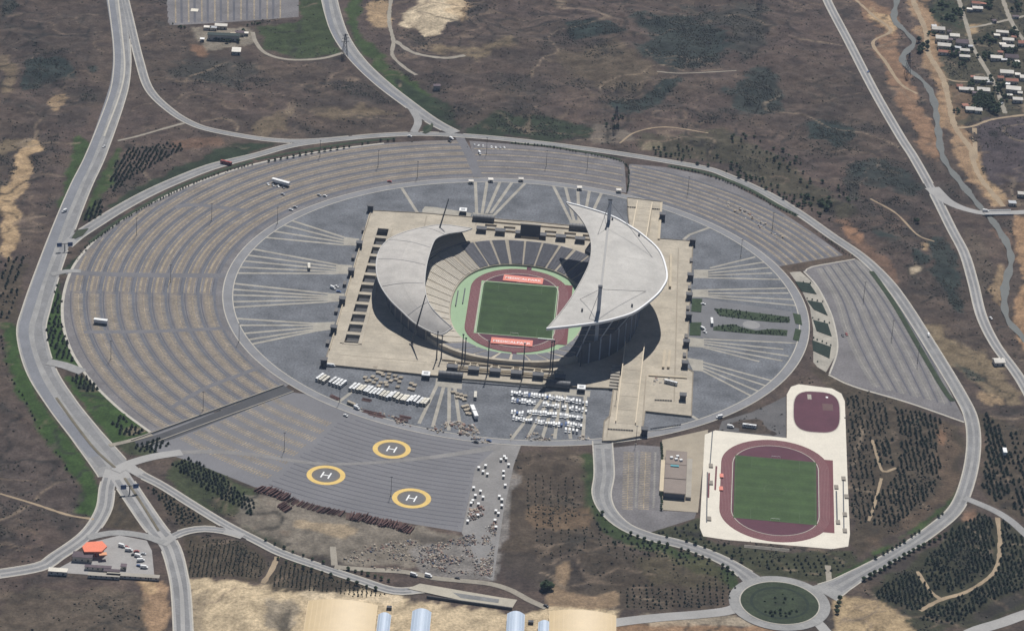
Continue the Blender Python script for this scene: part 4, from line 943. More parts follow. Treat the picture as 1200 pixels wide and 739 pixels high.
for i in range(6):
    a, b = S_K[i]
    if i < 5: frame(a+12.5, b-5, 13, 8); frame(a+12.5, b+.5, 13, 4)
    frame(a, b-6, 8, 5, 1.2)
def longwall(a, b, h=1.4, t=.8):
    p, q = P(*a, PZ), P(*b, PZ); MB().beam((p[0], p[1], PZ+h/2), (q[0], q[1], PZ+h/2), t, h).build('concourse_wall', PARA, stadium)
longwall((553, 258.5), (668, 268.5)); longwall((518, 422), (660, 436)); longwall((514, 443), (640, 453), 2.2)
def barrel(px0, px1, r=4.2):
    a, b = P(*px0, PZ), P(*px1, PZ); d_ = (b-a); L_ = np.linalg.norm(d_); d_ /= L_; nn = np.array([-d_[1], d_[0], 0])
    mb = MB(); n_ = 10; vs = []
    for e in (a, b):
        for i in range(n_+1):
            t = PI*i/n_; vs.append(e+nn*r*math.cos(t)+np.array([0, 0, 1.5+r*math.sin(t)]))
    mb.add(vs, [(i, i+1, n_+2+i, n_+1+i)[::-1] for i in range(n_)]+[tuple(range(n_+1)), tuple(range(2*n_+1, n_, -1))])
    g = mb.build('barrel_gate', mat('gate_vault', (.085, .085, .09), .5, .15, .1), stadium)
    for k in range(7):
        fm = MB(); e = a+d_*L_*k/6
        for i in range(n_): 
            t0, t1 = PI*i/n_, PI*(i+1)/n_
            fm.beam(e+nn*(r+.1)*math.cos(t0)+np.array([0, 0, 1.5+(r+.1)*math.sin(t0)]), e+nn*(r+.1)*math.cos(t1)+np.array([0, 0, 1.5+(r+.1)*math.sin(t1)]), .4, .3)
        fm.build('gate_rib', STEEL, g)
    MB().beam(a+np.array([0, 0, .6]), b+np.array([0, 0, .6]), r*2-.6, 1.2).build('gate_plinth', DARK, g)
barrel((514, 441), (542, 443.5)); barrel((640, 451.5), (668, 454)); barrel((554, 257.5), (579, 259.5)); barrel((667, 268), (690, 270))
# scoreboard
p = P(621, 279, PZ); sb = MB().box(p[0], p[1], PZ+2, PZ+15, 19, 2.4, STH).build('scoreboard', mat('screen_back', (.03, .038, .06), .5, .1, .1), stadium)
MB().box(p[0], p[1]-1.4, PZ+15, PZ+15.8, 20, 3.2, STH).build('scoreboard_frame', CONC, sb)
MB().box(p[0], p[1], PZ, PZ+2.5, 17, 5, STH).build('scoreboard_base', PARA, sb)
for s in (-8, 8): MB().box(p[0]+s, p[1]+1.5, PZ, PZ+14, 1, 1, STH).build('scoreboard_post', STEEL, sb)
# gate kiosks along the podium edges
for (a, b) in [(434, 246), (421, 289.5), (411.5, 321.5), (401, 355), (391, 388.5), (379.5, 426.5), (808.8, 327), (807.4, 350), (807, 373), (804, 405), (802.3, 430), (776, 256), (811.4, 285.5), (800, 468), (755, 508)]:
    p = P(a, b, PZ); o = MB().box(p[0], p[1], 0, PZ+5, 5.2, 5.2, STH).build('gate_kiosk', mat('kiosk_dark', (.06, .062, .07), .8, .2, .2), stadium)
    MB().box(p[0], p[1], PZ+5, PZ+5.6, 6.2, 6.2, STH).build('kiosk_roof', MATS['kiosk_roof_m'], o)
for (a, b) in [(426, 270), (414, 302), (404, 333), (394, 365), (384, 402), (808, 338), (806, 362), (804, 395), (802, 417), (810, 306)]:
    p = P(a, b, PZ); MB().box(p[0], p[1], PZ, PZ+1.8, 3, 7, STH).build('turnstile_block', mat('turnstile_grey', (.17, .16, .15), .8, .15, .2), stadium)
longwall((433, 252), (386, 410), 1.6, .7)
# access ramps of the big stand
def ramp(a, b, za, zb, wd, nm='access_ramp'):
    p, q = P(*a, za), P(*b, zb); d_ = (q-p); d2 = d_[:2]/np.linalg.norm(d_[:2]); nn = np.array([-d2[1], d2[0]])
    vs = []
    for e, z in ((p, za), (q, zb)):
        for s in (1, -1):
            vs += [(*(e[:2]+nn*s*wd/2), z), (*(e[:2]+nn*s*wd/2), PZ-.1)]
    r = MB().add(vs, [(0, 2, 6, 4)[::-1], (0, 1, 5, 4), (2, 3, 7, 6)[::-1], (4, 5, 7, 6), (0, 1, 3, 2)[::-1]]).build(nm, BEIGE, stadium)
    for s in (1, -1):
        e0, e1 = p[:2]+nn*s*(wd/2-.3), q[:2]+nn*s*(wd/2-.3)
        MB().beam((*e0, za+.9), (*e1, zb+.9), .9, 2.0).build('ramp_parapet', mat('pale_parapet', (.66, .57, .43), .9, .08, .1), r)
    for k in range(1, 6):
        t = k/6; e = p[:2]*(1-t)+q[:2]*t; z = za*(1-t)+zb*t
        MB().beam((*(e+nn*(wd/2-1)), z+.03), (*(e-nn*(wd/2-1)), z+.03), .5, .1).build('ramp_joint', MATS['darker_paving'], r)
    return r
ramp((733, 496), (744, 403), PZ+.1, 11, 17.5); ramp((755.5, 238), (748, 281), PZ+.1, 9, 15)
for (a, b) in [((719, 434), (722, 458)), ((724, 446), (724, 452))]:
    p = P(a[0], a[1], PZ); q = P(b[0], b[1], PZ)
for k in range(8):   # stair flight beside the ramp
    p = P(721.5-k*.35, 434+k*3, PZ); MB().box(p[0], p[1], PZ, PZ+5-.55*k, 8, 3.2, STH).build('stair_step', CONC, stadium)
# long low walls on the western podium
for (a, b, h) in [((786, 300), (785, 338), 2.5), ((779, 412), (777, 432), 2.0), ((785, 412), (783, 432), 2.0), ((775, 238), (772, 281), 1.2), ((760, 440), (805, 443), 1.0)]:
    p, q = P(*a, PZ), P(*b, PZ); MB().beam((p[0], p[1], PZ+h/2), (q[0], q[1], PZ+h/2), 2.2, h).build('low_wall', PARA, stadium)
# tall floodlight and flag masts in front of the open end (belong to the podium edge)
for k, (a, b, h) in enumerate([(511.5, 421, 27), (517, 420, 22), (541, 428, 30), (544.5, 425, 24), (571, 438, 32), (612.5, 441, 32), (644.5, 434, 28), (647, 437, 31), (680, 430, 28)]):
    p = P(a, b, PZ); m = empty('mast', (p[0], p[1], PZ)); tag(m, 'tall thin dark mast standing at the open end with the barrel gates', 'mast', 'masts at the open end of the stadium')
    MB().cone((0, 0, 0), (0, 0, h), .62, .42, 8).build('pole', STEEL, m); MB().box(0, 0, 0, .6, 2, 2).build('base', CONC, m); MB().box(0, 0, h, h+1, 1.8, .8).build('lamp_head', STEEL, m)

# ------------------------------------------------------------------ pitches and tracks
def track_shape(r, st, n=24):
    pts = []
    for i in range(n+1): t = PI*i/n; pts.append((r*math.cos(t), st/2+r*math.sin(t)))
    for i in range(n+1): t = PI+PI*i/n; pts.append((r*math.cos(t), -st/2+r*math.sin(t)))
    return pts
def arena(cx, cy, th, z, label, st=77, r=45.6, side=1, lanes=True):
    c, s = math.cos(th), math.sin(th); T = lambda q: (cx+q[0]*c-q[1]*s, cy+q[0]*s+q[1]*c)
    tr = MB().poly([T(q) for q in track_shape(r, st)], z).build('running_track', TRACK); tag(tr, 'maroon running track '+label, kind='structure')
    MB().poly([T(q) for q in [(side*(r-12), -62), (side*(r+2.5), -62), (side*(r+2.5), 58), (side*(r-12), 58)]][::side], z+.02).build('sprint_straight', TRACK, tr)
    MB().poly([T(q) for q in track_shape(r-9.9, st-1)], z+.04).build('track_infield', TRACKD, tr)
    MB().ribbon([T(q) for q in track_shape(r-9.7, st-1)], .7, z+.1, closed=True).build('track_kerb', KERB, tr)
    for k in range(1, 8): MB().ribbon([T(q) for q in track_shape(r-9.7+1.2*k, st-1)], .10, z+.05, closed=True).build('lane_line', mat('lane_paint', (.45, .35, .34), .8, .1, .3), tr)
    return tr, T
def pitch(T, z, label, grass):
    p = MB().poly([T(q) for q in ((-34, -52), (34, -52), (34, 52), (-34, 52))], z).build('football_pitch', grass); tag(p, label, kind='structure')
    for k in range(7): MB().poly([T(q) for q in ((-34, -52+k*15), (34, -52+k*15), (34, min(52, -52+k*15+7.5)), (-34, min(52, -52+k*15+7.5)))], z+.01).build('mown_band', mat('mown_'+grass.name, tuple(c*1.13 for c in ((.035, .064, .020) if 'pitch' in grass.name else (.048, .082, .026))), .9, .22, .06, fine=.15), p)
    lw = mat('line_paint', (.10, .14, .075), .8, .1, .2)
    def seg(a, b): 
        MB().ribbon([T(a), T(b)], .22, z+.02).build('pitch_line', lw, p)
    for a, b in [((-33, -51), (33, -51)), ((33, -51), (33, 51)), ((33, 51), (-33, 51)), ((-33, 51), (-33, -51)), ((-33, 0), (33, 0))]: seg(a, b)
    for s in (-1, 1):
        seg((-20, s*51), (-20, s*34.5)); seg((20, s*51), (20, s*34.5)); seg((-20, s*34.5), (20, s*34.5))
    MB().ribbon([T((9.15*math.cos(2*PI*i/40), 9.15*math.sin(2*PI*i/40))) for i in range(40)], .22, z+.02, closed=True).build('pitch_line', lw, p)
    for s in (-1, 1):
        a = T((0, s*51.6)); g = empty('goal', (a[0], a[1], z), STH); tag(g, 'white goal on the '+('stadium' if 'stadium' in label else 'training')+' pitch at the end '+(('below the scoreboard' if s > 0 else 'toward the thin masts') if 'stadium' in label else ('by the small oval' if s > 0 else 'by the bench stand')), 'goal')
        MB().beam((-3.66, 0, 2.44), (3.66, 0, 2.44), .15, .15).build('crossbar', WHITE, g)
        for e in (-3.66, 3.66): MB().beam((e, 0, 0), (e, 0, 2.44), .15, .15).build('post', WHITE, g)
    return p
mt, MT = arena(SCX, SCY, STH, ZF+.02, 'sunk inside the stadium bowl')
# pale green margin strip and pitch
MB().poly([MT(q) for q in ((-36.5, -53), (35, -53), (35, 53.5), (-36.5, 53.5))], ZF+.08).build('pitch_margin', APRON, mt)
mp_ = pitch(MT, ZF+.11, 'dark green football pitch inside the stadium', GRASS)
for x in (-56.5, -50.5):   # jump pits / benches on the apron
    a = MT((x, 12+6*(x > -52))); MB().box(a[0], a[1], ZF-.05, ZF+1.2, 1.0, 30, STH).build('dugout_bench', STEEL, mt)
for q in ((46, 12), (51, -22)): 
    a = MT((47.5, 38)); 
a = MT((53, 30)); MB().box(a[0], a[1], ZF-.05, ZF+1.5, 2.0, 16, STH).build('dugout_bench', mat('green_bench', (.05, .10, .06), .8, .1, .2), mt)
for q in ((50, -66), (55, -55)):
    a = MT(q); b_ = MB().box(a[0], a[1], ZF-.05, ZF+1.0, 4, 7, STH).build('landing_mat', BANNER, mt)
for q in ((6, 86.2), (2, -86.2)):
    a = MT(q); MB().box(a[0], a[1], ZF-.02, ZF+.09, 4.5, 5, STH).build('track_exit', TRACKD, mt)
# banners with worn white lettering, unreadable at this distance
def banner(quad, label, strokes):
    q = [P(*a, ZF+.9) for a in quad]; c_ = sum(q)/4; o = empty('banner', (c_[0], c_[1], ZF)); tag(o, label, 'banner')
    L_ = np.linalg.norm(q[1]-q[0]); Wd = np.linalg.norm(q[3]-q[0]); ang = math.atan2(q[1][1]-q[0][1], q[1][0]-q[0][0]); o.rotation_euler = (0, 0, ang)
    MB().box(0, 0, .25, .85, L_, Wd).build('banner_cloth', BANNER, o); MB().box(0, 0, .02, .25, L_-.6, Wd-.6).build('banner_frame', STEEL, o)
    def words(txt, x, y, size, nm='lettering'):
        fc = bpy.data.curves.new(nm, 'FONT'); fc.body = txt; fc.size = size; fc.align_x = 'CENTER'; fc.align_y = 'CENTER'; fc.extrude = .01; fc.offset = .045
        to = bpy.data.objects.new('tmp_text', fc); C.objects.link(to); bpy.context.view_layer.update()
        me = bpy.data.meshes.new_from_object(to.evaluated_get(bpy.context.evaluated_depsgraph_get())); bpy.data.objects.remove(to)
        me.materials.clear(); me.materials.append(WHITE); ob = link(nm, me, o, (x, y, .88)); return ob
    words('MEDICALPARK', 0, -Wd*.10 if strokes else 0, L_*.138)
banner([(590.2, 321.4), (636.6, 326.0), (636.2, 332.8), (589.6, 328.2)], 'red banner with white lettering lying behind the goal below the scoreboard', 0)
banner([(575.8, 394.6), (624.4, 398.6), (623.8, 405.6), (575.3, 401.4)], 'red banner with white lettering lying behind the goal toward the masts', 1)
a = MT((29, -55)); o = empty('sponsor_board', (a[0], a[1], ZF), STH); tag(o, 'thin white advertising board on the track beside the red banner', 'board')
MB().box(0, 0, 0, .9, 15, .8).build('board_panel', WHITE, o); MB().box(0, .6, 0, .5, 14, .3).build('board_stay', STEEL, o)

# training ground
tp = MB().poly(W2(TRAIN), .14).skirt(W2(TRAIN), -.05, .14).build('training_apron', WHITEC); tag(tp, 'cream paved apron round the training track', kind='structure')
TC = P(908.9, 573.5); tt_, TT = arena(TC[0]-.2, TC[1], -.049, .18, 'on the cream training apron')
pitch(TT, .30, 'green football pitch in the training ground', mat('training_grass', (.048, .082, .026), .9, .2, .06, fine=.14))
oc = P(957, 482.5); aa = []
for i in range(48):
    t = 2*PI*i/48; e = 3.2; aa.append((oc[0]+20.3*math.copysign(abs(math.cos(t))**(2/e), math.cos(t))-.05*41*math.copysign(abs(math.sin(t))**(2/e), math.sin(t))*-1, oc[1]+37*math.copysign(abs(math.sin(t))**(2/e), math.sin(t))))
o = MB().poly(aa, .2).build('throwing_oval', TRACKD); tag(o, 'small dark maroon oval court above the training track', kind='structure')
MB().ribbon(aa, .8, .26, closed=True).build('track_kerb', KERB, o)
for (px, py, sx, sy, m) in [(948.5, 465, 3.5, 9, STRIPB), (970, 477, 9, 12, mat('worn_maroon', (.14, .085, .08), .9, .1, .2)), (969, 465.5, 2, 2.5, WHITE)]:
    p = P(px, py); MB().box(p[0], p[1], .21, .24, sx, sy).build('court_patch', m, o)
for (a, b, wd, m) in [((829, 553), (828, 612), 1.0, STEEL), ((839.5, 546), (838, 574), 1.5, TRACK), ((831, 554), (830, 583), 1.5, TRACK), ((980, 575), (981, 612), 1.3, STEEL), ((988, 560), (989, 622), 1.0, STEEL), ((835, 505), (832, 545), .9, STEEL)]:
    p, q = P(*a), P(*b); MB().ribbon([p[:2], q[:2]], wd, .19).build('jump_runway', m, tp)
for (a, b) in [(980, 571), (982, 612), (988.5, 561), (990, 603), (833, 546), (833, 566), (831, 608), (992, 582), (990, 622)]:
    p = P(a, b); MB().box(p[0], p[1], .14, 1.0, 3.4, 6).build('jump_mat', mat('grey_mat', (.28, .25, .21), .9, .1, .2), tp)
for (a, b) in [(845.5, 558), (845, 573)]:
    p = P(a, b); MB().box(p[0], p[1], .14, 1.2, 3, 6).build('landing_mat', BANNER, tp)
p, q = P(872, 640), P(925, 645); o = empty('spectator_bench', ((p+q)/2)); d_ = (q-p)[:2]; o.rotation_euler = (0, 0, math.atan2(d_[1], d_[0])); tag(o, 'long thin pale bench stand along the edge below the training track', 'bench')
Lb = np.linalg.norm(d_)
for k in range(3): MB().box(0, -k*.9, 0, 1.5-.45*k, Lb, .8).build('step', CONC, o)
# clubhouse
clb = empty('changing_block', P(791, 561)); clb.rotation_euler = (0, 0, -.04); tag(clb, 'long flat roofed changing block with dark glass end beside the training apron', 'building')
a, b = P(792.5, 528, 5), P(788, 578, 5); Lc = math.dist(a[:2], b[:2]); cyo = (a[1]+b[1])/2-clb.location[1]
MB().box(0, cyo, 0, 5, 17.5, Lc).build('wall', mat('club_wall', (.30, .25, .20), .9, .1, .1), clb)
for k in range(3):
    MB().box(0, cyo-Lc/2+Lc*(k+.5)/3, 5.0, 5.35+.15*(k % 2), 18, Lc/3-.9).build('roof_panel', mat('club_roof', (.26, .215, .185), .9, .1, .1, fine=.05), clb)
MB().box(0, cyo-Lc/2-.1, .6, 4.6, 16.5, .35).build('window', GLASSB, clb)
MB().box(-1, cyo+Lc*.12, 5.5, 6.3, 7, 2.4).build('skylight', mat('teal_glass', (.12, .36, .40), .3, .1, .2), clb)
MB().box(-10.8, cyo-4, 0, 3.2, 3.4, 52).build('side_gallery', mat('cream_wall', (.60, .51, .37), .9, .08, .1), clb)
MB().box(11.5, cyo-3, 0, 2.6, 4.5, Lc*.9).build('side_gallery', CONC, clb)
for (x, y) in ((-4, 24), (1, 27), (4, 21), (0, 22)):
    MB().box(x, cyo+y-2, 5.4, 6.8, 2.4, 2.0, .4).build('roof_plant', WHITE, clb)
tag(MB().poly(W2([(776, 515), (830, 503), (822, 560), (818, 600), (776, 597)]), .05).build('forecourt', mat('club_paving', (.36, .31, .235), .9, .12, .06, fine=.05)), 'beige paved court round the changing block', kind='structure')
# garden in the ring plaza
gd = MB().poly(W2([(811, 349), (825, 350), (920, 364), (932, 366), (934, 402), (925, 401), (830, 396), (808, 395)]), .075).build('garden_paving', mat('garden_asphalt', (.165, .165, .17), .9, .12, .06, fine=.06)); tag(gd, 'grey drive round the long planted garden', kind='structure')
HEDGE = mat('hedge_leaves', (.035, .055, .024), .95, .35, .25, fine=.3); LAWN = mat('lawn', (.036, .054, .024), .95, .25, .12, fine=.2)
gi = 0
for pl, m, h, lab in [([(837, 362), (850, 362), (925, 371.6), (925.4, 378), (905, 377.5), (881, 375), (858, 372), (843, 369.8)], LAWN, .35, 'long green bed on the upper side of the garden'), ([(836.6, 383), (848, 381), (860, 380), (870, 384), (886, 387.4), (905, 385.5), (923, 387), (922, 393.6), (880, 391), (835.5, 387)], LAWN, .35, 'long green bed on the lower side of the garden'),
    ([(811, 350), (823, 350.5), (821.7, 366), (810, 365)], HEDGE, .5, 'square green bed above the garden gate'), ([(808.5, 378), (822, 378), (821, 393.5), (808, 393)], HEDGE, .5, 'square green bed below the garden gate'), ([(929, 367), (938, 369), (940, 381), (932, 379)], HEDGE, .4, 'small green bed at the upper ring end of the garden'), ([(932, 385), (939, 387), (936, 400), (929, 398)], HEDGE, .4, 'small green bed at the lower ring end of the garden')]:
    wp = W2(pl); o = MB().poly(wp, h).skirt(wp, .02, h).build('garden_bed', m); tag(o, lab, 'garden bed')
c_ = P(880.6, 380.5); tag(MB().poly([(c_[0]+8*math.cos(t), c_[1]+8*math.sin(t)) for t in np.linspace(0, 2*PI, 32, False)], .11).build('fountain_circle', mat('grey_paving', (.27, .265, .26), .9, .1, .1)), 'round grey paved circle in the garden', kind='structure')
for i, pl in enumerate([[(931.6, 330), (948.3, 332), (957, 345), (939.5, 341.7)], [(945.7, 352), (963, 355), (970, 370), (953.6, 362.8)], [(952.7, 375), (970, 379.5), (974.7, 394.4), (957, 388)], [(951.8, 398.8), (973.8, 406.7), (972, 420), (952.7, 411)]]):
    wp = W2(pl); o = MB().poly(wp, .5).skirt(wp, .05, .5).build('planter_bed', mat('dark_groundcover', (.020, .032, .022), .95, .3, .2, fine=.3)); tag(o, 'dark green planted bed on the pale slope between ring road and fan lot', 'planter', 'planted beds on the pale slope')
# ------------------------------------------------------------------ vehicles (length along local Y)
def van_mesh(L=6.2, Wd=2.2, H=2.6, name='van', paint=VANW):
    mb = MB(); mb.cm = 0
    # body profile (y,z) extruded in x: bonnet, raked windscreen, roof, upright tail
    pr = [(-L/2, .45), (-L/2, 1.15), (-L/2+.75, 1.3), (-L/2+1.5, H-.1), (-L/2+2.0, H), (L/2-.1, H), (L/2, H-.25), (L/2, .45)]
    n_ = len(pr); vs = [(s*Wd/2*(1 if z < 1.5 else .94), y, z) for s in (-1, 1) for y, z in pr]
    mb.add(vs, [tuple(range(n_)), tuple(range(2*n_-1, n_-1, -1))]+[(i, n_+i, n_+(i+1) % n_, (i+1) % n_) for i in range(n_)])
    mb.cm = 1
    mb.add([(-Wd*.42, -L/2+.80, 1.36), (Wd*.42, -L/2+.80, 1.36), (Wd*.40, -L/2+1.44, H-.2), (-Wd*.40, -L/2+1.44, H-.2)], [(0, 1, 2, 3)])
    for s in (-1, 1): mb.box(s*(Wd/2-.02), -L/2+2.0, 1.4, H-.5, .08, 1.2)
    mb.box(0, L/2+.01, 1.4, H-.5, Wd*.8, .05)
    mb.cm = 2
    for s in (-1, 1):
        for y in (-L/2+1.1, L/2-1.2): mb.cone((s*(Wd/2-.22), y, .36), (s*(Wd/2+.02), y, .36), .36, .36, 8)
    return mb.mesh(name, [paint, GLASS, TYRE])
def bus_mesh(L=12, Wd=2.35, H=3.1, name='bus', paint=VANW):
    mb = MB(); mb.box(0, 0, .4, H-.15, Wd, L, 0, .98, .99); mb.box(0, 0, H-.15, H, Wd*.98, L*.99, 0, .9, .97)
    mb.box(0, 1.5, H, H+.3, 1.4, 2.4, 0, .9, .9); mb.box(0, -2.5, H, H+.25, 1.2, 1.6, 0, .9, .9)
    mb.cm = 1
    for s in (-1, 1):
        for k in range(6): mb.box(s*(Wd/2), -L/2+1.4+k*(L-2.2)/6+.4, 1.4, 2.5, .06, (L-2.2)/6-.25)
    mb.box(0, -L/2-.0, 1.1, 2.6, Wd*.9, .08); mb.box(0, L/2, 1.6, 2.5, Wd*.8, .08)
    mb.cm = 2
    for s in (-1, 1):
        for y in (-L/2+2.2, L/2-2.6): mb.cone((s*(Wd/2-.3), y, .48), (s*(Wd/2+.03), y, .48), .48, .48, 8)
    return mb.mesh(name, [paint, GLASS, TYRE])
def car_mesh(paint, name='car'):
    L, Wd = 4.4, 1.8; mb = MB(); pr = [(-L/2, .3), (-L/2, .75), (-L/2+1.1, .9), (L/2-.7, .95), (L/2, .85), (L/2, .3)]
    n_ = len(pr); vs = [(s*Wd/2, y, z) for s in (-1, 1) for y, z in pr]
    mb.add(vs, [tuple(range(n_)), tuple(range(2*n_-1, n_-1, -1))]+[(i, n_+i, n_+(i+1) % n_, (i+1) % n_) for i in range(n_)])
    mb.cm = 1; mb.box(0, .15, .9, 1.35, Wd*.92, 2.6, 0, .85, .7); mb.cm = 0; mb.box(0, .15, 1.35, 1.43, Wd*.76, 1.75, 0, .95, .95); mb.cm = 2
    for s in (-1, 1):
        for y in (-L/2+.8, L/2-.8): mb.cone((s*(Wd/2-.2), y, .32), (s*(Wd/2+.02), y, .32), .32, .32, 8)
    return mb.mesh(name, [paint, GLASS, TYRE])
VM = van_mesh(6.0, 1.85, 2.5); VM2 = van_mesh(5.2, 1.75, 2.1); BM = bus_mesh(); BM2 = bus_mesh(11, 2.5, 3.0, 'bus', mat('cream_vehicle', (.70, .66, .56), .5, .05, .3, objrand=.1))
VMS = van_mesh(5.4, 1.8, 2.3, 'van', SILV); VMB = van_mesh(5.0, 1.75, 2.0, 'van', BLUEP)
CARS = [car_mesh(VANW), car_mesh(SILV), car_mesh(REDP), car_mesh(BLUEP), car_mesh(mat('black_paint', (.025, .025, .03), .4, .1, .3))]
def put(name, me, px, py, rz, label, cat, group=None, z=.1, sc=None):
    p = P(px, py, z); o = link(name, me, None, (p[0], p[1], z), rz, sc); tag(o, label, cat, group); return o
# rows of white vans in front of the barrel gate by the big roof: (x0,x1,y0,y1,n)
for x0, y0, x1, y1, n_ in [(600, 461.5, 632, 465, 12), (600.5, 470, 626.5, 473, 10), (636, 465.5, 672, 471, 14), (637, 475, 671, 480, 13), (676, 471.5, 687, 473.5, 4), (675.5, 480, 686.5, 483, 4),
                          (600, 483.5, 612, 486, 5), (619, 484, 648, 487, 11), (602, 491, 640, 496.5, 14), (651, 487.5, 682, 491, 12), (643, 497, 658, 499, 6), (663, 497.5, 681, 500, 7), (663, 505, 676, 506, 4)]:
    for k in range(n_):
        t = k/max(1, n_-1)
        if random.random() < .05: continue
        put('van', random.choices([VM, VM2, VMS, VMB], [.62, .22, .11, .05])[0], x0+(x1-x0)*t+random.uniform(-.25, .25), y0+(y1-y0)*t+random.uniform(-.5, .5), (0 if random.random() < .6 else PI)-.05+random.uniform(-.06, .06), 'van parked in the dense block by the barrel gate by the big roof', 'van', 'vans parked in rows')
# long slanted row of buses
p0, p1 = (374.5, 443.5), (500, 472.5)
NBUS = 33
for k in range(NBUS):
    t = k/(NBUS-1)
    if k in (3, 8, 9): continue
    put('bus', BM if random.random() < .75 else BM2, p0[0]+(p1[0]-p0[0])*t+random.uniform(-.6, .6), p0[1]+(p1[1]-p0[1])*t+2.2*math.sin(t*3)+random.uniform(-.9, .9), -.46+.1*t+random.uniform(-.03, .03), 'white bus in the long slanted row before the small roof stand', 'bus', 'buses parked side by side')
for (x, y, r, me, nm, lab) in [(497, 214, .3, CARS[0], 'car', None), ]:
    pass
ONE = [(856, 500.5, 1.4, VM, 'van', 'white van in the dark yard by the training apron'), (878, 500.5, 1.45, BM, 'bus', 'white bus in the dark yard by the training apron'), (384, 428.5, 1.5, VM, 'van', 'white van at the lower western corner of the podium'), (389, 429, 1.5, VM, 'van', 'second white van at the lower western corner of the podium'), (418, 478.5, .9, VM, 'van', 'white cab van beside the flatbed truck on the ring road'), (405, 487, 1.0, CARS[0], 'car', 'white car on the ring road below the flatbed truck'),
 (557, 465, 0, BM2, 'bus', 'single white bus upright beside the timber packs'), (331.5, 228, 1.0, CARS[1], 'car', 'silver car in the open western lot by the ring road'), (381, 230, 1.0, CARS[0], 'car', 'first of two cars in the curved lot near the ring road'),
 (374, 229, 1.0, CARS[1], 'car', 'second of two cars in the curved lot near the ring road'), (341, 246, 1.2, CARS[0], 'car', 'first pale car parked against the ring road curve'), (346, 243, 1.2, CARS[1], 'car', 'second pale car parked against the ring road curve'), (456.5, 213, 1.4, CARS[2], 'car', 'small red car on the upper ring road'),
 (362, 314, .1, BM2, 'bus', 'cream bus crossing the paver fan'), (390, 338, .9, VM, 'van', 'white van by the third western gate kiosk'), (394.5, 336, .9, CARS[0], 'car', 'white car by the third western gate kiosk'), (397, 342, 1.4, CARS[3], 'car', 'blue car by the third western gate kiosk'),
 (75.5, 248, -.6, VM, 'van', 'white van on the dual carriageway'), (265, 192, 1.2, BM, 'bus', 'red bus on the loop road'), (1017.5, 84.5, -.35, CARS[3], 'car', 'blue car on the long straight highway'), (1155, 248, 1.5, VM, 'van', 'white van crossing the stream bridge'),
 (843, 489, -1.1, VM, 'van', 'white van on the ring road near the training apron'), (987.5, 393.5, .2, CARS[4], 'car', 'first dark car alone in the fan shaped lot'), (992, 392, .2, CARS[2], 'car', 'second dark car alone in the fan shaped lot'), (834, 378.5, 0, BM, 'bus', 'white bus at the garden entrance'),
 (824, 356.5, 1.4, CARS[0], 'car', 'white car beside the upper square garden bed'), (824, 386, .8, VM, 'van', 'white van beside the lower square garden bed'), (826, 389.5, .8, CARS[0], 'car', 'white car beside the lower square garden bed'), (1161, 373, .4, CARS[0], 'car', 'white car on the lower highway'), (1088, 393, 0, VM2, 'van', 'small white van on the slope beside the loop road'),
 (786, 449.5, 1.2, BM, 'bus', 'white bus beside the stacked barriers on the podium'), (529, 163, .8, VM2, 'van', 'white van where the northern road meets the loop'), (527, 166, .8, CARS[4], 'car', 'dark car where the northern road meets the loop'), (480, 160, 1.3, CARS[0], 'car', 'white car on the loop road by the slip'),
 (562, 180, .3, VM, 'van', 'white van in the lot behind the row of small cars'), (573, 516.5, 1.3, CARS[3], 'car', 'blue car on the ring road below the pale rubble'), (558, 518, 1.3, CARS[4], 'car', 'dark car on the ring road below the pale rubble'), (485, 674, 1.2, VM, 'van', 'first van by the tree road end'), (502, 675, 1.2, VM, 'van', 'second van by the tree road end'), (536, 677.5, 1.4, CARS[4], 'car', 'dark car on the yard track'), (122, 172, -.4, CARS[0], 'car', 'white car on the dual carriageway by the green verge'), (1174, 122, -.5, VM2, 'van', 'white van in the village street'), (640, 710, 1.0, CARS[4], 'car', 'dark car beside the tan shed at the dusty road end')]
for x, y, r, me, nm, lab in ONE: 
    o = put(nm, me, x, y, r, lab, nm, z=.35 if 'road' in lab or 'carriageway' in lab or 'highway' in lab else (PZ+.1 if 'podium' in lab and 'corner' not in lab else .12))
rb_ = bpy.data.objects.get('bus'); 
for o in list(C.objects):
    if o.get('label') == 'red bus on the loop road': o.data = bus_mesh(12, 2.5, 3.1, 'bus', REDP)
for k in range(8):
    if k != 3: put('car', CARS[0 if k % 3 else 1], 556+k*5.0, 170.5+k*.5+random.uniform(-.5, .5), .1+random.uniform(-.2, .2), 'small pale car parked in the short row beyond the scoreboard end', 'car', 'short row of cars behind the scoreboard end')
for k in range(4): put('car', CARS[[0, 1, 0, 4][k]], 314+k*6, 216.5+k*1.2, .5, 'small car in the shade beside the long white trailer', 'car', 'cars beside the long white trailer')
# long white trailer, flatbed truck, bus on the podium
def trailer(px, py, rz, L, lab):
    p = P(px, py, .1); o = empty('trailer', (p[0], p[1], .1), rz); tag(o, lab, 'trailer')
    MB().box(0, 0, 1.2, 4.2, 3.2, L).build('body', VANW, o); MB().box(0, 0, 4.2, 4.35, 3.4, L+.3).build('roof', WHITE, o); MB().box(0, 0, .8, 1.2, 1.6, L-1).build('chassis', STEEL, o)
    for s in (-1, 1):
        for y in (-L/2+2, -L/2+3.4, L/2-3): MB().cone((s*1.2, y, .5), (s*1.55, y, .5), .5, .5, 10).build('wheel', TYRE, o)
trailer(329, 216, 1.12, 19, 'long white trailer standing in the open western lot'); trailer(1177, 532, 0, 8, 'small pale trailer among the far conifers'); trailer(118, 379, 1.45, 12, 'cream trailer alone among the western parking rows')
p = P(414, 475, .2); o = empty('flatbed_truck', (p[0], p[1], .1), .95); tag(o, 'flatbed truck loaded with timber on the ring road', 'truck')
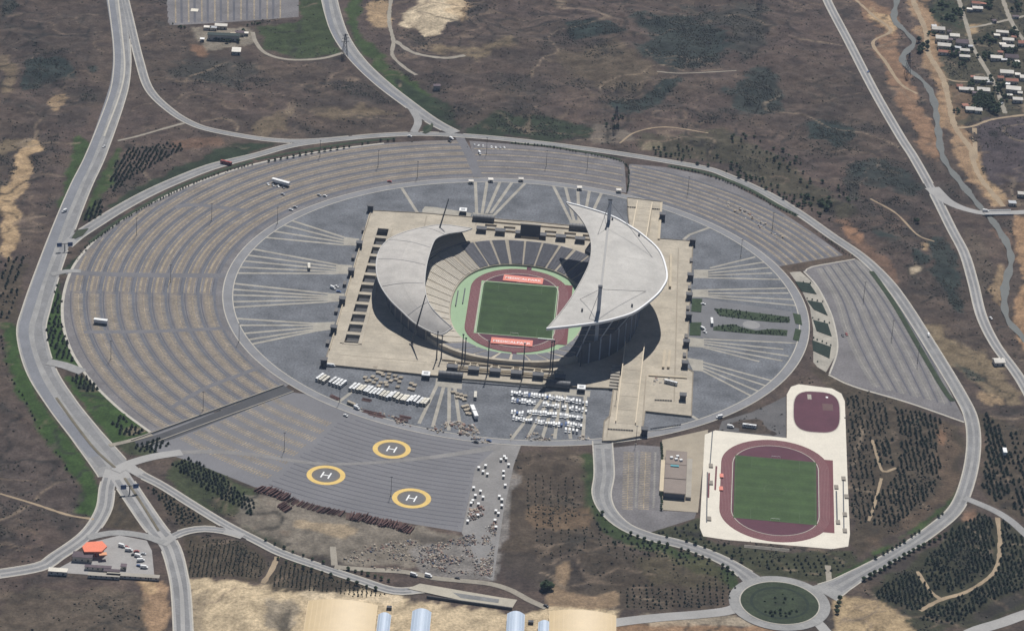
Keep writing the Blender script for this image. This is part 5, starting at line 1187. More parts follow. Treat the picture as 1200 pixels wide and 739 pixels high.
MB().box(0, 2, .9, 1.2, 2.5, 9).build('bed', STEEL, o); MB().box(0, 2, 1.2, 2.6, 2.4, 8.4).build('load', TIMBER, o); MB().box(0, -4, .6, 2.9, 2.4, 2.2, 0, .95, .85).build('cab', SILV, o)
for s in (-1, 1):
    for y in (-4, 3.4, 4.8): MB().cone((s*.9, y, .5), (s*1.25, y, .5), .5, .5, 10).build('wheel', TYRE, o)
# white pavilions standing by the gates
for (x, y, lab) in [(499, 442, 'white square booth beside the barrel gate by the small roof'), (681, 458, 'white square booth beside the barrel gate by the big roof'), (542.5, 250, 'white square booth beside the rear barrel gate')]:
    p = P(x, y, .15); o = empty('ticket_booth', (p[0], p[1], .1), STH); tag(o, lab, 'booth')
    MB().box(0, 0, 0, 3.6, 6, 6).build('wall', DARK, o); MB().box(0, 0, 3.6, 4.4, 7.2, 7.6).build('roof', WHITE, o); MB().box(0, .3, 4.4, 4.8, 4, 3).build('roof_hatch', SILV, o); MB().box(0, -3.05, .6, 2.6, 4, .1).build('window', GLASS, o)
for (x, y, lab) in [(552, 214.5, 'cream hut at the first strip of the rear paver fan'), (575, 212.5, 'cream hut between the rear fan strips'), (610.5, 212, 'cream hut at the last strip of the rear fan'), (679, 222, 'cream hut behind the big roof tip'), (725, 225, 'cream hut near the hedge gap on the ring road')]:
    p = P(x, y, .15); o = empty('guard_hut', (p[0], p[1], .1), .1); tag(o, lab, 'hut')
    MB().box(0, 0, 0, 2.6, 4, 4).build('wall', WALLW, o); MB().box(0, 0, 2.6, 2.9, 5, 5).build('roof', ROOFW, o); MB().box(0, -2.02, .2, 2.2, 1, .06).build('door', STEEL, o)
# containers and sheds in the yard
cm_ = MB(); cm_.box(0, 0, .1, 2.5, 2.4, 3.2); CABW = cm_.mesh('wall', WALLW); cr_ = MB().box(0, 0, 2.5, 2.75, 2.7, 3.5); CABR = cr_.mesh('roof', WHITE); CABD = MB().box(0, -1.62, .1, 2.0, .9, .06).mesh('door', STEEL)
def cabin(px, py, rz, lab, grp, sc=.8):
    p = P(px, py, .05); o = empty('site_cabin', (p[0], p[1], .05), rz); o.scale = (sc, sc, sc); tag(o, lab, 'cabin', grp); link('wall', CABW, o); link('roof', CABR, o); link('door', CABD, o)
for (x, y) in [(555, 573), (563, 577), (557, 582), (554, 588), (566, 584), (552, 591), (561, 549.5), (569, 547), (571, 557), (566, 554), (560.5, 592), (560, 605), (548, 612)]:
    cabin(x, y, random.uniform(-.2, .2), 'small white roofed cabin on the helipad side of the yard strip', 'cabins on the helipad side')
for (x, y) in [(587, 540), (593, 539), (596, 546), (590, 554), (590, 559.5), (592, 570), (585, 583), (588, 587), (588, 594), (581, 600), (584, 603), (580, 611), (581, 619), (591, 536.5)]:
    cabin(x, y, random.uniform(-.2, .2), 'small white roofed cabin on the plantation side of the yard strip', 'cabins on the plantation side')
# timber packs (bundles of boards)
def pack_mesh(seed):
    r = random.Random(seed); mb = MB()
    for lv in range(3): 
        for k in range(3): mb.box((k-1)*1.55+r.uniform(-.1, .1), r.uniform(-.2, .2), lv*.6, lv*.6+.52, 1.4, 4.2+r.uniform(-.4, .3))
        if lv < 2:
            for y in (-1.4, 1.4): mb.box(0, y, lv*.6+.52, lv*.6+.6, 4.4, .25)
    return mb.mesh('timber_pack', TIMBER)
PK = [pack_mesh(s) for s in range(4)]
for (x, y) in [(440, 431), (450, 434.5), (428, 443), (437, 442), (433, 446.5), (441, 445), (449, 440), (456, 439), (463, 441), (470, 443), (464, 445), (446, 449), (452, 449), (458, 447), (438, 449), (468, 448), (466, 454), (447, 438), (455, 443), (443, 437), (430, 447), (482, 450), (486, 452), (480, 456), (484, 457), (444, 453), (453, 452)]:
    put('timber_pack', random.choice(PK), x, y, random.uniform(-.2, .2)+1.4, 'pale timber pack laid out behind the row of buses', 'timber pack', 'timber packs behind the buses', .05, .8)
for (x, y) in [(531, 460), (536, 462), (540, 463), (536, 466), (541, 467), (545, 464.5), (544, 469), (543, 477), (547, 476), (546, 481), (550, 480), (548, 485), (551, 485.5)]:
    put('timber_pack', random.choice(PK), x, y, random.uniform(-.1, .1)+.3, 'pale timber pack on the fan before the barrel gate by the small roof', 'timber pack', 'timber packs on the paver fan', .1, .8)
for (x, y) in [(554, 482), (557, 489)]:
    trailer(x, y, .25, 9, 'grey flat trailer '+('above' if y < 485 else 'below')+' the other beside the timber packs')
# rusty steel bundles beside the heliport
def beam_mesh(seed, L=9, k=5):
    r = random.Random(seed); mb = MB()
    for i in range(k):
        for lv in range(1+r.randrange(3)): mb.box((i-(k-1)/2)*.85+r.uniform(-.1, .1), r.uniform(-.8, .8), lv*.75, lv*.75+.6, .55, L+r.uniform(-1.5, .8), r.uniform(-.04, .04))
    return mb.mesh('steel_bundle', RUST)
SBM = [beam_mesh(s) for s in range(6)]
def poly_pts(pl, n_):
    return resample(pl, n_)
for x, y in poly_pts([(304, 574), (317, 576), (334, 583)], 9): put('steel_bundle', random.choice(SBM), x, y+random.uniform(-1, 1), -.55+random.uniform(-.12, .12), 'rusty steel bundle at the conifer end of the stack line', 'steel bundle', 'rusty bundles at the conifer end', .05, 1.15)
for x, y in poly_pts([(330, 592), (336, 597)], 3): put('steel_bundle', random.choice(SBM), x, y, -.6, 'rusty steel bundle below the stack line', 'steel bundle', 'rusty bundles below the line', .05)
for x, y in poly_pts([(340, 586), (375, 597), (400, 602)], 11): put('steel_bundle', random.choice(SBM), x, y+random.uniform(-.6, .6), -.5+random.uniform(-.15, .15), 'thin rusty steel bundle in the middle of the stack line', 'steel bundle', 'thin rusty bundles in the middle', .05, (.7, 1, .7))
for x, y in poly_pts([(409, 605), (422, 606), (436, 610), (444, 612), (462, 615), (470, 618), (480, 621)], 18): put('steel_bundle', random.choice(SBM), x, y+random.uniform(-1, 1), -.25+random.uniform(-.35, .35), 'rusty steel bundle at the rubble end of the stack line', 'steel bundle', 'rusty bundles at the rubble end', .05, 1.1)
for (x, y, s, r) in [(392.5, 466, 10, .9), (436, 484, 16, 1.25), (442, 487, 14, 1.25), (430, 469, 8, 1.3), (470, 492, 12, 1.2), (475, 489, 10, 1.3)]:
    put('scrap_pile', SBM[int(x) % 6], x, y, r, 'low dark red scrap pile beside the ring road', 'scrap pile', 'low scrap piles beside the ring road', .05, (1, s/9, .5))
# rubble: nobody could count it
def rubble(name, polys, label):
    V = []; Fq = []; MI = []; b = 0
    for pl, n_, smin, smax, wts in polys:
        wp = np.array(W2(pl)); x0, y0 = wp.min(0); x1, y1 = wp.max(0); k = 0
        while k < n_:
            x, y = random.uniform(x0, x1), random.uniform(y0, y1)
            if not inside(np.array([x]), np.array([y]), [tuple(q) for q in wp])[0]: continue
            if vnoise(np.array([x]), np.array([y]), 11, 5)[0] < random.uniform(.25, .75): continue
            k += 1; s = random.uniform(smin, smax); sy = s*random.uniform(.4, 1.6); h = s*random.uniform(.25, .8); a = random.uniform(0, PI); c_, s_ = math.cos(a), math.sin(a); tl = random.uniform(-.3, .3)
            for z, kk in ((-.1, 1), (h, random.uniform(.6, 1))):
                for u, v in ((-1, -1), (1, -1), (1, 1), (-1, 1)): V.append((x+(u*s*c_-v*sy*s_)*kk/2, y+(u*s*s_+v*sy*c_)*kk/2, z+(u*tl*s if z > 0 else 0)))
            Fq += [(b+4, b+5, b+6, b+7), (b, b+1, b+5, b+4), (b+1, b+2, b+6, b+5), (b+2, b+3, b+7, b+6), (b+3, b, b+4, b+7)]; b += 8
            mi = random.choices(range(5), wts)[0]; MI += [mi]*5
    o = link(name, npmesh(name, np.array(V), np.array(Fq), RUBM, np.array(MI))); tag(o, label, kind='stuff', cat='rubble')
rubble('rubble', [([(400, 655), (420, 640), (480, 632), (500, 640), (555, 630), (575, 640), (578, 675), (500, 668), (440, 668)], 800, .3, 1.5, (4, 4, .2, 2, .7)), ([(500, 640), (556, 625), (560, 665), (530, 672), (505, 665)], 700, .3, 1.6, (3, 5, 2, 2, .5)), ([(566, 620), (582, 608), (580, 640), (576, 676), (562, 674)], 650, .3, 1.5, (4, 4, .4, 2, 1)),
        ([(548, 598), (568, 592), (566, 606), (550, 610)], 90, .8, 2.6, (2, 2, .5, 5, 2)), ([(505, 500), (530, 494), (556, 498), (562, 508), (556, 512), (520, 508), (500, 506)], 170, .7, 2.4, (6, 2, 0, 2, 2)), ([(420, 478), (450, 484), (490, 496), (505, 503), (480, 500), (440, 490)], 60, .6, 2, (2, 4, 0, 3, .5)), ([(598, 507), (690, 510), (690, 516), (598, 516)], 80, .6, 2, (4, 2, .3, 1, 3)), ([(765, 443), (790, 444), (790, 454), (765, 453)], 80, .7, 2.2, (1, 3, 0, 4, 3)),
        ([(840, 232), (856, 236), (900, 262), (935, 290), (925, 290), (880, 260), (845, 240)], 50, .8, 2.2, (5, 1, 0, 1, 4)), ([(552, 512), (575, 516), (575, 521), (550, 518)], 30, .6, 2, (3, 2, 1, 1, 1))], 'scattered rubble, boards and scrap across the building yard')
# ------------------------------------------------------------------ buildings
def gable(px, py, sx, sy, h, rz, roofm, lab, grp=None, flatroof=False, z=None):
    p = P(px, py); zz = GZ(p[0], p[1]) if z is None else z; o = empty('house', (p[0], p[1], zz-.1), rz); tag(o, lab, 'house', grp)
    w_ = MB().box(0, 0, -.8, h, sx, sy).build('wall', WALLW, o)
    if flatroof: MB().box(0, 0, h, h+.3, sx+.8, sy+.8).build('roof', roofm, o)
    else:
        rh = min(sx, sy)*.22; e = .6; vs = [(-sx/2-e, -sy/2-e, h-.05), (sx/2+e, -sy/2-e, h-.05), (sx/2+e, sy/2+e, h-.05), (-sx/2-e, sy/2+e, h-.05), (-sx/2-e, 0, h+rh), (sx/2+e, 0, h+rh)]
        r = MB().add(vs, [(0, 1, 5, 4), (2, 3, 4, 5), (1, 2, 5), (3, 0, 4), (3, 2, 1, 0)]).build('roof', roofm, o)
        MB().box(sx*.25, sy*.15, h+.2, h+rh+.9, .7, .7).build('chimney', CONC, r)
    for k in range(max(1, int(sx/4))): 
        wn = MB().box(-sx/2+(k+.5)*sx/max(1, int(sx/4)), -sy/2-.03, .9, 2.1, 1.2, .08).build('window', GLASS, o)
    MB().box(sx*.3, -sy/2-.04, -.2, 2.1, 1.0, .1).build('door', STEEL, o)
HS = [(1099, 35, 14, 9, 4, 0, ROOFW), (1103, 47, 13, 10, 4.5, -.05, ROOFW), (1106, 55, 14, 9, 4, -.05, ROOFW), (1106, 62, 12, 6, 3.6, -.05, ROOFR), (1118, 44, 10, 8, 4, 0, ROOFW), (1127, 51, 13, 11, 4.5, -.1, ROOFD), (1130, 60, 10, 6, 3.6, 0, ROOFW), (1130, 67, 11, 6, 3.6, 0, ROOFW),
 (1174, 38.5, 13, 6, 3.8, -.05, ROOFW), (1181, 47, 12, 7, 3.8, 0, ROOFW), (1181, 54, 13, 7, 4, 0, ROOFW), (1167, 69, 12, 8, 4, 0, ROOFW), (1185, 67, 14, 10, 4.2, 0, ROOFD), (1179, 87, 14, 9, 4, 0, ROOFW), (1185, 96.5, 13, 7, 3.8, 0, ROOFR), (1187, 106, 15, 10, 4.5, -.1, ROOFW), (1192, 118, 10, 7, 4, 0, ROOFW),
 (1149, 93.5, 15, 8, 4, -.02, ROOFW), (1132, 104, 15, 7, 3.6, .02, ROOFW), (1152, 106, 13, 9, 4, -.05, ROOFW), (1137, 128.5, 10, 8, 3.6, 0, ROOFW), (1146, 130, 7, 7, 3.6, 0, ROOFW), (1143, 5, 9, 7, 4, 0, ROOFR), (1145, 11, 11, 7, 4, 0, ROOFW), (1199, 93, 8, 8, 4, 0, ROOFW), (1197, 51, 8, 8, 4, 0, ROOFR)]
HL = {(1099, 35): 'first in the tight row along the tan riverside track', (1103, 47): 'second in the tight row along the tan riverside track', (1106, 55): 'third in the tight row along the tan riverside track', (1106, 62): 'closing the tight row along the tan riverside track', (1118, 44): 'behind the tight row against the dark roofed house', (1127, 51): 'between the tight row and the village street', (1130, 60): 'just below the dark roofed house by the street', (1130, 67): 'lower of the two below the dark roofed house by the street',
 (1174, 38.5): 'alone with a long narrow roof past the village street', (1181, 47): 'upper of the close pair past the village street', (1181, 54): 'lower of the close pair past the village street', (1167, 69): 'right beside the bend of the village street', (1185, 67): 'set back past the bend of the village street', (1179, 87): 'long, at the head of the lower cluster', (1185, 96.5): 'second down in the lower cluster', (1187, 106): 'largest of the lower cluster', (1192, 118): 'smallest of the lower cluster, below the largest',
 (1149, 93.5): 'long, at the end of the forked tan track', (1132, 104): 'long and low on the bare ground by the forked track', (1152, 106): 'squarish, at the head of the dense tree clump', (1137, 128.5): 'larger of the pair at the foot of the dense tree clump', (1146, 130): 'small, at the foot of the dense tree clump', (1143, 5): 'upper of the pair at the far end of the street', (1145, 11): 'lower of the pair at the far end of the street', (1199, 93): 'small, past the lower cluster', (1197, 51): 'small, past the close pair by the far lane'}
for x, y, sx, sy, h, r, m in HS:
    k = {ROOFW: 'pale roofed', ROOFR: 'red tile roofed', ROOFD: 'dark roofed'}[m]
    gable(x, y+2, sx, sy, h, r, m, k+' village house '+HL[(x, y)])
for x, y in [(1094, 31), (1112, 38), (1113, 50), (1122, 58), (1137, 55), (1121, 63), (1168, 42), (1188, 44), (1175, 52), (1172, 62), (1176, 72), (1192, 72), (1172, 92), (1192, 90), (1180, 100), (1195, 110), (1183, 113), (1140, 90), (1158, 96), (1124, 101), (1143, 109), (1131, 124), (1152, 6), (1136, 12), (1190, 20), (1165, 25)]:
    gable(x, y+1.5, random.uniform(4, 7), random.uniform(3.5, 6), random.uniform(2.4, 3.4), random.uniform(-.2, .2), random.choice([ROOFW, ROOFD, ROOFR, SILV, ROOFW]), 'small outbuilding squeezed between the village houses', 'village outbuildings', flatroof=random.random() < .6)
gable(1170, 426, 9, 8, 3.5, .2, ROOFW, 'cream hut on the slope beside the lower highway')
gable(1197, 231, 8, 6, 3.5, 0, ROOFW, 'pale hut at the village end of the stream bridge')
gable(1186, 240, 7, 6, 3, 0, SILV, 'grey hut with car sized roof by the stream bridge', flatroof=True)
gable(512, 101, 7, 5, 5, .1, ROOFD, 'small dark hut alone on the hillside beyond the northern road', flatroof=True)
# small compound above: sheds in a yard
for (x, y, sx, sy, h, m, lab) in [(243, 33, 7, 5, 3, ROOFW, 'small pale shed first along the compound fence'), (250, 33.5, 7, 5, 3, SILV, 'small silver shed second along the compound fence'), (259, 31.5, 13, 7, 3.5, ROOFW, 'white shed with skylights by the striped lot'), (262, 45, 34, 7, 6, mat('dark_green_roof', (.03, .045, .04), .8, .2, .2), 'long dark shed in the middle of the compound'), (274, 45, 8, 6, 4, WHITE, 'white block at the end of the long dark shed'), (281, 40, 9, 6, 4, ROOFD, 'dark roofed shed by the compound gate'), (288, 40, 5, 4, 3, ROOFW, 'tiny white kiosk by the compound drive'), (277, 60.5, 9, 12, 3.5, ROOFW, 'white roofed shed below the compound drive'), (237, 47, 4, 4, 3, WHITE, 'tiny white hut at the end of the long dark shed'), (273, 42.5, 5, 5, 4.5, TIMBER, 'tan roofed hut behind the long dark shed')]:
    gable(x, y+1.5, sx, sy, h, .06, m, lab, flatroof=True, z=.1)
p = P(228, 12, .1); tag(link('concrete_pad', MB().box(0, 0, -.1, .12, 8, 8).mesh('concrete_pad', WHITEC), None, (p[0], p[1], .1)), 'pale square pad in the striped lot', kind='structure')
# filling station and forecourt
tag(MB().poly(W2([(112, 634), (140, 627), (172, 633), (178, 645), (181, 676), (118, 674), (60, 670), (88, 655)]), .16).build('forecourt', mat('forecourt_concrete', (.33, .315, .30), .9, .15, .06, fine=.06)), 'grey concrete forecourt of the filling station', kind='structure')
p = P(111, 648, .2); o = empty('fuel_canopy', (p[0], p[1], .1), .3); tag(o, 'bright orange canopy over the filling station pumps', 'canopy')
MB().poly([(-9, -6), (4, -8), (9.5, -1), (7, 7.5), (-5, 8), (-9.5, 2)], 6.2).skirt([(-9, -6), (4, -8), (9.5, -1), (7, 7.5), (-5, 8), (-9.5, 2)], 5, 6.2).build('roof', ORANGE, o); MB().box(5, -9, 4.2, 4.8, 6, 4).build('side_canopy', mat('pale_orange', (.72, .33, .17), .7, .06, .2), o)
for sx in (-6, 6):
    for sy in (-5, 5): MB().box(sx, sy, 0, 5, .6, .6).build('column', CONC, o)
for sy in (-4, 4): MB().box(0, sy, 0, 1.7, 1.0, 2.4).build('fuel_pump', REDP, o)
for (x, y, sx, sy, h, m, lab) in [(97, 655, 15, 8, 4, ROOFD, 'dark roofed shop beside the orange canopy'), (68, 671.5, 14, 5, 3, WALLW, 'pale low shed at the narrow end of the forecourt'), (156, 676.5, 40, 4, 2.2, CONC, 'long pale roofed shed along the lower forecourt edge'), (122, 676, 24, 4, 2.2, CONC, 'shorter pale roofed shed along the lower forecourt edge'), (115, 667, 20, 3, 2.6, ROOFD, 'low dark shed in the middle of the forecourt'), (131, 671.5, 12, 3, 2.6, ROOFD, 'low dark lean-to beside the forecourt sheds'), (145, 666, 4, 4, 3, ROOFD, 'tiny dark kiosk on the forecourt')]:
    gable(x, y, sx, sy, h, 0, m, lab, flatroof=True, z=.25)
for k, (x, y) in enumerate([(148, 641), (151, 645), (157, 650), (162, 652), (168, 649), (165, 657), (163, 663), (169, 665), (160, 646), (143, 640)]):
    put('parked_vehicle', VM if k % 2 else CARS[[2, 4, 1, 3, 2][k//2]], x, y, 1.2+.3*(k % 3), 'vehicle parked across the forecourt from the orange canopy', 'vehicle', 'vehicles on the forecourt', .2)
# large barrel roofed sheds at the bottom
def vault(px0, px1, pyt, L, rise, h, m, lab, nribs):
    a, b = P(px0, pyt, h), P(px1, pyt, h); wd = abs(b[0]-a[0]); o = empty('vaulted_shed', ((a[0]+b[0])/2, (a[1]+b[1])/2-L/2, 0), .0); tag(o, lab, 'shed')
    n_ = 20; vs = []
    for y in (-L/2, L/2):
        for i in range(n_+1):
            u = -1+2*i/n_; vs.append((u*wd/2, y, h+rise*(1-u*u)))
    r = MB().add(vs, [(i, i+1, n_+2+i, n_+1+i) for i in range(n_)]).build('roof', m, o)
    MB().box(0, 0, 0, h, wd-.6, L-.6).build('wall', mat('shed_wall', (.42, .36, .27), .8, .1, .1), o)
    for e, fl_ in ((L/2, 0), (-L/2, 1)):
        q = vs[:n_+1] if fl_ else vs[n_+1:]; q = [(x, e*.99, z) for x, _, z in q]; MB().add(q, [tuple(range(n_+1))]).build('gable_end', MATS['shed_wall'], o)
    for k in range(nribs+1):      # standing seams
        u = -1+2*k/nribs; x = u*wd/2; z = h+rise*(1-u*u); MB().box(x, 0, z-.02, z+.1, .22, L).build('roof_seam', m, r)
    return o
vault(361, 443, 706, 75, 3.2, 5, SHEDT, 'large tan vaulted shed beside the pair of blue sheds', 14); vault(644, 722, 718, 70, 3.2, 5, SHEDT, 'large tan vaulted shed at the end of the dusty road', 14)
vault(443.5, 458.5, 720, 60, 2.5, 4, SHEDB, 'narrow blue vaulted shed against the tan shed below the tiny conifer rows', 5); vault(483.5, 505.5, 716, 62, 3, 4.5, SHEDB, 'wider blue vaulted shed standing alone on the sand', 6); vault(594.5, 615, 719, 60, 3, 4.5, SHEDB, 'wider blue vaulted shed near the long slab', 6); vault(631, 645.5, 729, 50, 2.5, 4, SHEDB, 'narrow blue vaulted shed against the tan shed at the dusty road end', 5)
for (x, y, lab) in [(456, 713, 'small dark generator box on the sand between the sheds'), (622, 730, 'small dark generator box between blue sheds')]:
    p = P(x, y); o = empty('generator', (p[0], p[1], 0)); tag(o, lab, 'generator'); MB().box(0, 0, 0, 2.2, 4, 3).build('casing', STEEL, o); MB().box(.8, 0, 2.2, 3.2, .4, .4).build('exhaust', RUST, o)
# long foundation slab with rims
sl_ = [P(*q) for q in ((478, 690), (492, 684), (585, 700), (606, 703), (600, 713), (560, 708))]
o = MB().poly([tuple(q[:2]) for q in sl_], .7).skirt([tuple(q[:2]) for q in sl_], 0, .7).build('foundation_slab', mat('slab_concrete', (.42, .385, .31), .9, .12, .06, fine=.06)); tag(o, 'long pale foundation slab with a grey strip and dark edge', 'slab')
MB().poly(W2([(530, 694.5), (585, 702.5), (584, 707), (540, 701)]), .75).build('grey_strip', mat('wet_concrete', (.20, .20, .195), .9, .2, .1, fine=.1), o)
p, q = P(500, 700), P(600, 714); MB().beam((p[0], p[1], 1.0), (q[0], q[1], 1.0), 1.0, 2.0).build('retaining_edge', DARKA, o)
# stream bridge
p, q = P(1153, 250), P(1186, 249.5); o = empty('road_bridge', (p+q)/2); tag(o, 'short concrete road bridge over the stream with white parapets', 'bridge'); d_ = (q-p)[:2]; o.rotation_euler = (0, 0, math.atan2(d_[1], d_[0])); Lb = np.linalg.norm(d_)
MB().box(0, 0, .25, .55, Lb, 9.5).build('deck', ROADP, o)
for s in (-1, 1): MB().box(0, s*4.9, .25, 1.5, Lb, .5).build('parapet', WHITE, o)
for s in (-1, 1): MB().box(s*Lb*.32, 0, -2, .25, 1.5, 9).build('abutment', CONC, o)
MB().box(0, -4.7, -1.6, .2, Lb*.5, .2).build('culvert_face', DARK, o)
# ------------------------------------------------------------------ lamp masts in the lots
LPm = MB().cone((0, 0, 0), (0, 0, 17), .24, .14, 6).mesh('pole', STEEL); LHm = MB().box(0, 0, 17, 17.4, 2.0, .5).mesh('lamp_head', STEEL); LBm = MB().box(0, 0, 0, .5, 1.4, 1.4).mesh('base', CONC)
for x, y in [(248, 258), (325, 262), (443, 195), (489, 208), (375, 183), (160, 275), (130, 420), (333, 528), (458, 580), (398, 470), (688, 198), (806, 226), (905, 268), (1012, 350), (1045, 395), (1075, 425), (722, 470), (280, 400), (200, 330), (238, 480), (570, 180), (640, 195), (745, 520), (868, 300)]:
    p = P(x, y, .05); o = empty('lamp_mast', (p[0], p[1], .05)); tag(o, 'slim dark lamp mast rising from the open lots', 'lamp mast', 'lamp masts in the lots'); link('pole', LPm, o); link('lamp_head', LHm, o); link('base', LBm, o)
for (x, y, lab) in [(76, 294, 'road sign gantry mast with cross arms beside the loop junction'), (152, 578, 'road sign gantry mast with cross arms at the big junction')]:
    p = P(x, y); o = empty('sign_gantry', (p[0], p[1], 0), .3); tag(o, lab, 'sign gantry'); MB().cone((0, 0, 0), (0, 0, 7), .5, .4, 8).build('pole', STEEL, o); MB().box(0, 0, 7, 7.5, 15, .5).build('arm', STEEL, o)
    for s in (-5, 5): MB().box(s, 0, 4.5, 8.5, 4.5, .25).build('sign_panel', BLUEP, o)
# red traffic cones / barrier fence lines near the podium
for a, b in [((712, 503), (745, 505)), ((767, 469), (790, 470)), ((762, 503), (800, 498)), ((735, 243), (775, 246))]:
    p, q = P(*a, PZ), P(*b, PZ); o = empty('barrier_fence', (p[0], p[1], PZ), math.atan2(q[1]-p[1], q[0]-p[0])); L_ = math.dist(p[:2], q[:2]); tag(o, 'line of thin crowd barriers '+{712: 'across the foot of the long ramp', 767: 'on the podium below the stacked barriers', 762: 'along the strip beside the ring road', 735: 'across the rear ramp'}[a[0]], 'barrier')
    for k in range(int(L_/2.2)): MB().box(k*2.2+1, 0, .1, 1.2, 1.9, .12).build('barrier_panel', STEEL, o)
# ------------------------------------------------------------------ lattice pylons of the power line
for (x, y, lab) in [(721, 152, 'lattice power pylon on the hillside behind the loop road'), (404, 66, 'lattice power pylon beside the northern road'), (1063, 88, 'lattice power pylon between highway and stream'), (889, 12, 'lattice power pylon far up the hillside')]:
    p = P(x, y); o = empty('power_pylon', (p[0], p[1], GZ(p[0], p[1])-.2), .4); tag(o, lab, 'pylon'); HH = 26
    for sx in (-1, 1):
        for sy in (-1, 1): MB().beam((sx*2.6, sy*2.6, 0), (sx*.4, sy*.4, HH), .35, .35).build('leg', STEEL, o)
    br = MB()
    for k in range(6):
        z0, z1 = HH*k/6, HH*(k+1)/6; r0, r1 = 2.6-2.2*k/6, 2.6-2.2*(k+1)/6
        for q in range(4):
            c0 = [(-1, -1), (1, -1), (1, 1), (-1, 1)][q]; c1 = [(-1, -1), (1, -1), (1, 1), (-1, 1)][(q+1) % 4]
            br.beam((c0[0]*r0, c0[1]*r0, z0), (c1[0]*r1, c1[1]*r1, z1), .2, .2)
    br.build('bracing', STEEL, o)
    for z_, w_ in ((17, 9), (21, 8), (24.5, 6)): MB().beam((-w_/2, 0, z_), (w_/2, 0, z_), .4, .5).build('cross_arm', STEEL, o)
# ------------------------------------------------------------------ trees
def tree_mesh(seed, kind):
    """crown: ragged shell plus many leaf-sized faces; trunk separate"""
    r = random.Random(seed); mb = MB()
    if kind == 'conifer':
        H, R, zb = 2.5, 1.55, .2; nr, ns = 6, 7; rings = []
        for k in range(nr):
            f = k/(nr-1); rad = R*(1-f)**.85*(1 if k % 2 else .72)+.05
            rings.append([(rad*r.uniform(.65, 1.25)*math.cos(2*PI*i/ns+k*.4), rad*r.uniform(.65, 1.25)*math.sin(2*PI*i/ns+k*.4), zb+(H-zb)*f+r.uniform(-.25, .25)) for i in range(ns)])
        for k in range(nr-1):
            mb.add(rings[k]+rings[k+1], [(i, (i+1) % ns, ns+(i+1) % ns, ns+i) for i in range(ns)])
        mb.add(rings[0], [tuple(range(ns))[::-1]])
        def surf(): f = r.random()**1.4; return f, R*(1-f)**.85, zb+(H-zb)*f
    else:
        H, R, zb = 3.9, 2.0, .9; nr, ns = 6, 7; rings = []
        for k in range(nr):
            f = k/(nr-1); rad = R*math.sin(PI*(.12+.8*f))
            rings.append([(rad*r.uniform(.6, 1.15)*math.cos(2*PI*i/ns+k*.4), rad*r.uniform(.6, 1.15)*math.sin(2*PI*i/ns+k*.4), zb+(H-zb)*f+r.uniform(-.3, .3)) for i in range(ns)])
        for k in range(nr-1):
            mb.add(rings[k]+rings[k+1], [(i, (i+1) % ns, ns+(i+1) % ns, ns+i) for i in range(ns)])
        mb.add(rings[0], [tuple(range(ns))[::-1]]); mb.add(rings[-1], [tuple(range(ns))])
        def surf(): f = r.random(); return f, R*math.sin(PI*(.12+.8*f)), zb+(H-zb)*f
    for k in range(34):
        f, rad, z = surf(); a = r.uniform(0, 2*PI); rad *= r.uniform(.7, 1.25); s = r.uniform(.3, .7)
        c_ = np.array([rad*math.cos(a), rad*math.sin(a), z]); u = np.array([r.gauss(0, 1), r.gauss(0, 1), r.gauss(0, .6)]); v = np.array([r.gauss(0, 1), r.gauss(0, 1), r.gauss(0, .6)])
        u *= s/np.linalg.norm(u); v *= s/np.linalg.norm(v); mb.add([c_-u, c_+u, c_+v], [(0, 1, 2)])
    crown = mb.mesh('crown', LEAF if kind == 'conifer' else LEAF2)
    tb = MB().cone((0, 0, -.4), (0, 0, H*.55), .22, .08, 6)
    for q in range(3):
        a = r.uniform(0, 6.28); tb.cone((0, 0, zb+.4*q), (math.cos(a)*R*.6, math.sin(a)*R*.6, zb+.9+.5*q), .08, .03, 4)
    return crown, tb.mesh('trunk', BARK)
TM = {k: [tree_mesh(s+(0 if k == 'conifer' else 50), k) for s in range(5)] for k in ('conifer', 'broad')}
TREES = {'conifer': [], 'broad': []}
def grid_trees(kind, px, sa, sb, ang, s0, s1, fill, lab, grp, jit=.5):
    wp = np.array(W2(px)); c_ = wp.mean(0); R_ = np.abs(wp-c_).max()*1.5; ca, sa_ = math.cos(ang), math.sin(ang); poly = [tuple(q) for q in wp]
    us = np.arange(-R_, R_, sa); vs = np.arange(-R_, R_, sb); U, Vv = np.meshgrid(us, vs); U = U.ravel()+rng.normal(0, jit, U.size); Vv = Vv.ravel()+rng.normal(0, jit*.7, Vv.size)
    X = c_[0]+U*ca-Vv*sa_; Y = c_[1]+U*sa_+Vv*ca; ok = inside(X, Y, poly)
    nz = fbm(X, Y, 40, 17+len(px), 3)
    for x, y, q, nv in zip(X, Y, ok, nz):
        if q and random.random() < fill*(1.25 if nv > .5 else .72): TREES[kind].append((x, y, random.uniform(s0, s1), lab, grp))
def line_trees(kind, px, step, s0, s1, lab, grp, skip=.08):
    p = smooth(W2(px), 3); L_ = sum(math.dist(a, b) for a, b in zip(p[:-1], p[1:])); 
    for x, y in resample(p, max(2, int(L_/step))):
        if random.random() > skip: TREES[kind].append((x+random.uniform(-.5, .5), y+random.uniform(-.5, .5), random.uniform(s0, s1), lab, grp))
V90 = PI/2
grid_trees('conifer', [(992, 462), (1015, 466), (1040, 478), (1042, 520), (1030, 545), (1028, 590), (1012, 618), (998, 600)], 4.4, 3.4, .03, .5, .9, .75, 'dark conifer in the plantation beside the cream training apron', 'conifers beside the training apron')
grid_trees('conifer', [(1048, 478), (1075, 482), (1103, 492), (1100, 512), (1090, 520), (1052, 512)], 4.0, 3.5, .03, .7, 1.15, .88, 'dark conifer in the plantation beside the cream training apron', 'conifers beside the training apron')
